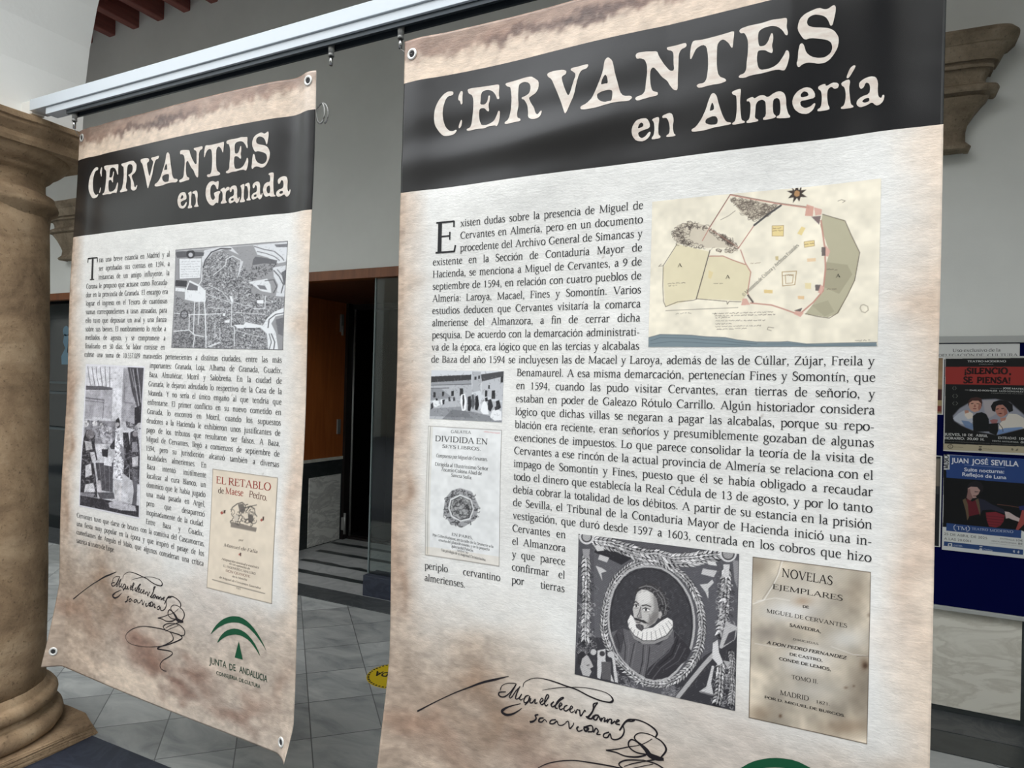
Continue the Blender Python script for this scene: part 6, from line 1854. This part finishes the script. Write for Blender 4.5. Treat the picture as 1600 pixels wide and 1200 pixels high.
# ---------------------------------------------------------------- notice board with posters
BY = 3.80
board = tag(empty('notice_board', (.5, BY, 1.1)), 'dark blue notice board with pale metal frame on the back wall at right', 'notice board')
def bpart(mb, name, mat):
    for v in mb.bm.verts: v.co -= board.location
    return mb.build(name, mat, board)
M['blue_board'] = plain('blue_felt', (2, 7, 58), .85, spec=.05)
bpart(MB().box((-.5, BY + .0, .515), (1.75, BY + .03, 1.770)), 'panel', M['blue_board'])
fr = MB().box((-.53, BY - .012, 1.768), (1.78, BY + .03, 1.800), .002).box((-.53, BY - .012, .497), (1.78, BY + .03, .517), .002).box((-.53, BY - .012, .517), (-.50, BY + .03, 1.768)).box((1.75, BY - .012, .517), (1.78, BY + .03, 1.768))
bpart(fr, 'frame', plain('board_frame', (178, 180, 176), .4, metal=.2))
for xa in (-.5, 1.70):
    for za in (.6, 1.6): bpart(MB().box((xa, BY + .03, za), (xa + .04, WY, za + .1)), 'wall_bracket', M['grey_metal'])
# printed sheets: frame of reference u = x, v = 2 - z
def surf_board(y0):
    def f(u, v, off):
        u = np.asarray(u, float); v = np.asarray(v, float)
        return np.stack([u - .5, np.full_like(u, y0 - BY) - off, 2 - v - 1.1], 1)
    return f
def sheet(name, x0, x1, z0, z1, y, label, cat, mat=None, key=None, group='sheets on the notice board'):
    root = tag(empty(name, (.5, BY, 1.1)), label, cat, group)
    mb = MB().box((x0 - .5, y - BY, z0 - 1.1), (x1 - .5, y - BY + .0006, z1 - 1.1)); mb.build('paper', mat or M['paper'], root)
    if key: picture('print', key, surf_board(y), root)
    return root
M['paper'] = plain('poster_paper', (208, 209, 205), .5)
hs_ = sheet('notice_sheet', .18, .716, 1.690, 1.764, BY - .002, 'white printed notice along the top of the blue board', 'notice')
write(hs_, surf_board(BY - .002), SHEET_TEXT, .0006)
sheet('theatre_poster', .427, .748, 1.252, 1.706, BY - .0045, 'black and red theatre poster with two young men, upper one on the board', 'poster', key='POSA')
sheet('concert_poster', .430, .748, .782, 1.236, BY - .0045, 'blue and black concert poster with a pianist, below the red one', 'poster', key='POSB')
# two older sheets that show only as slivers beside them
def sliver(label, z0, z1, prog):
    r = sheet('poster', .10, .4235, z0, z1, BY - .0030, label, 'poster')
    cv = Canvas(40, 90).run(prog); grid_print('print', cv, (.105, 2 - z1 + .004, .4175, 2 - z0 - .004), surf_board(BY - .0030), .0007, M['print'], r)
sliver('brown poster half hidden left of the black and red theatre poster', 1.425, 1.700, 'B 150 126 96|0,0\nN 9 .10|0,0\nP 60 26 34 1|600,560 1000,560 1000,760 600,760\nP 170 150 110 1|0,760 1000,760 1000,860 0,860\nP 120 50 44 1|600,860 1000,860 1000,960 600,960')
sliver('dark poster half hidden left of the blue concert poster', .792, 1.228, 'B 30 32 36|0,0\nN 6 .05|0,0\nP 120 112 100 1|700,20 1000,20 1000,330 700,330\nP 60 60 60 1|0,330 1000,330 1000,420 0,420')

# ---------------------------------------------------------------- round sticker on the floor
st = tag(empty('floor_sticker', (-2.043, 2.868, 0)), 'round yellow floor sticker with black lettering on the tiles', 'sticker')
MB().cyl((0, 0, .0005), (0, 0, .0016), .152, seg=72).build('disc', plain('sticker_yellow', (206, 178, 22), .45), st)
mb = MB()
for i in range(44):
    t = 2 * math.pi * i / 44; d = Vector((math.cos(t), math.sin(t), 0)); s_ = Vector((-d.y, d.x, 0))
    q = [d * .148 + s_ * .006, d * .148 - s_ * .006, d * .137 - s_ * .006, d * .137 + s_ * .006]
    mb.bm.faces.new([mb.bm.verts.new(p + Vector((0, 0, .0021))) for p in q])
mb.build('dashed_border', M['ink'], st)
ik = Ink(); A_DIR = math.radians(180 + 17)
Rd = np.array([math.cos(A_DIR), math.sin(A_DIR)]); Ud = np.array([-Rd[1], Rd[0]])
V_, F_ = sans_mesh('ENTRADA', .035); c_ = (V_.min(0) + V_.max(0)) / 2; s_ = .235 / (V_[:, 0].max() - V_[:, 0].min())
ik.add(((V_ - c_) * np.array([s_, s_ * 1.5])) @ np.stack([Rd, Ud]), F_)
mesh_obj('lettering', [(x, y, .0021) for x, y in np.concatenate(ik.V)], ik.F, M['ink'], st)
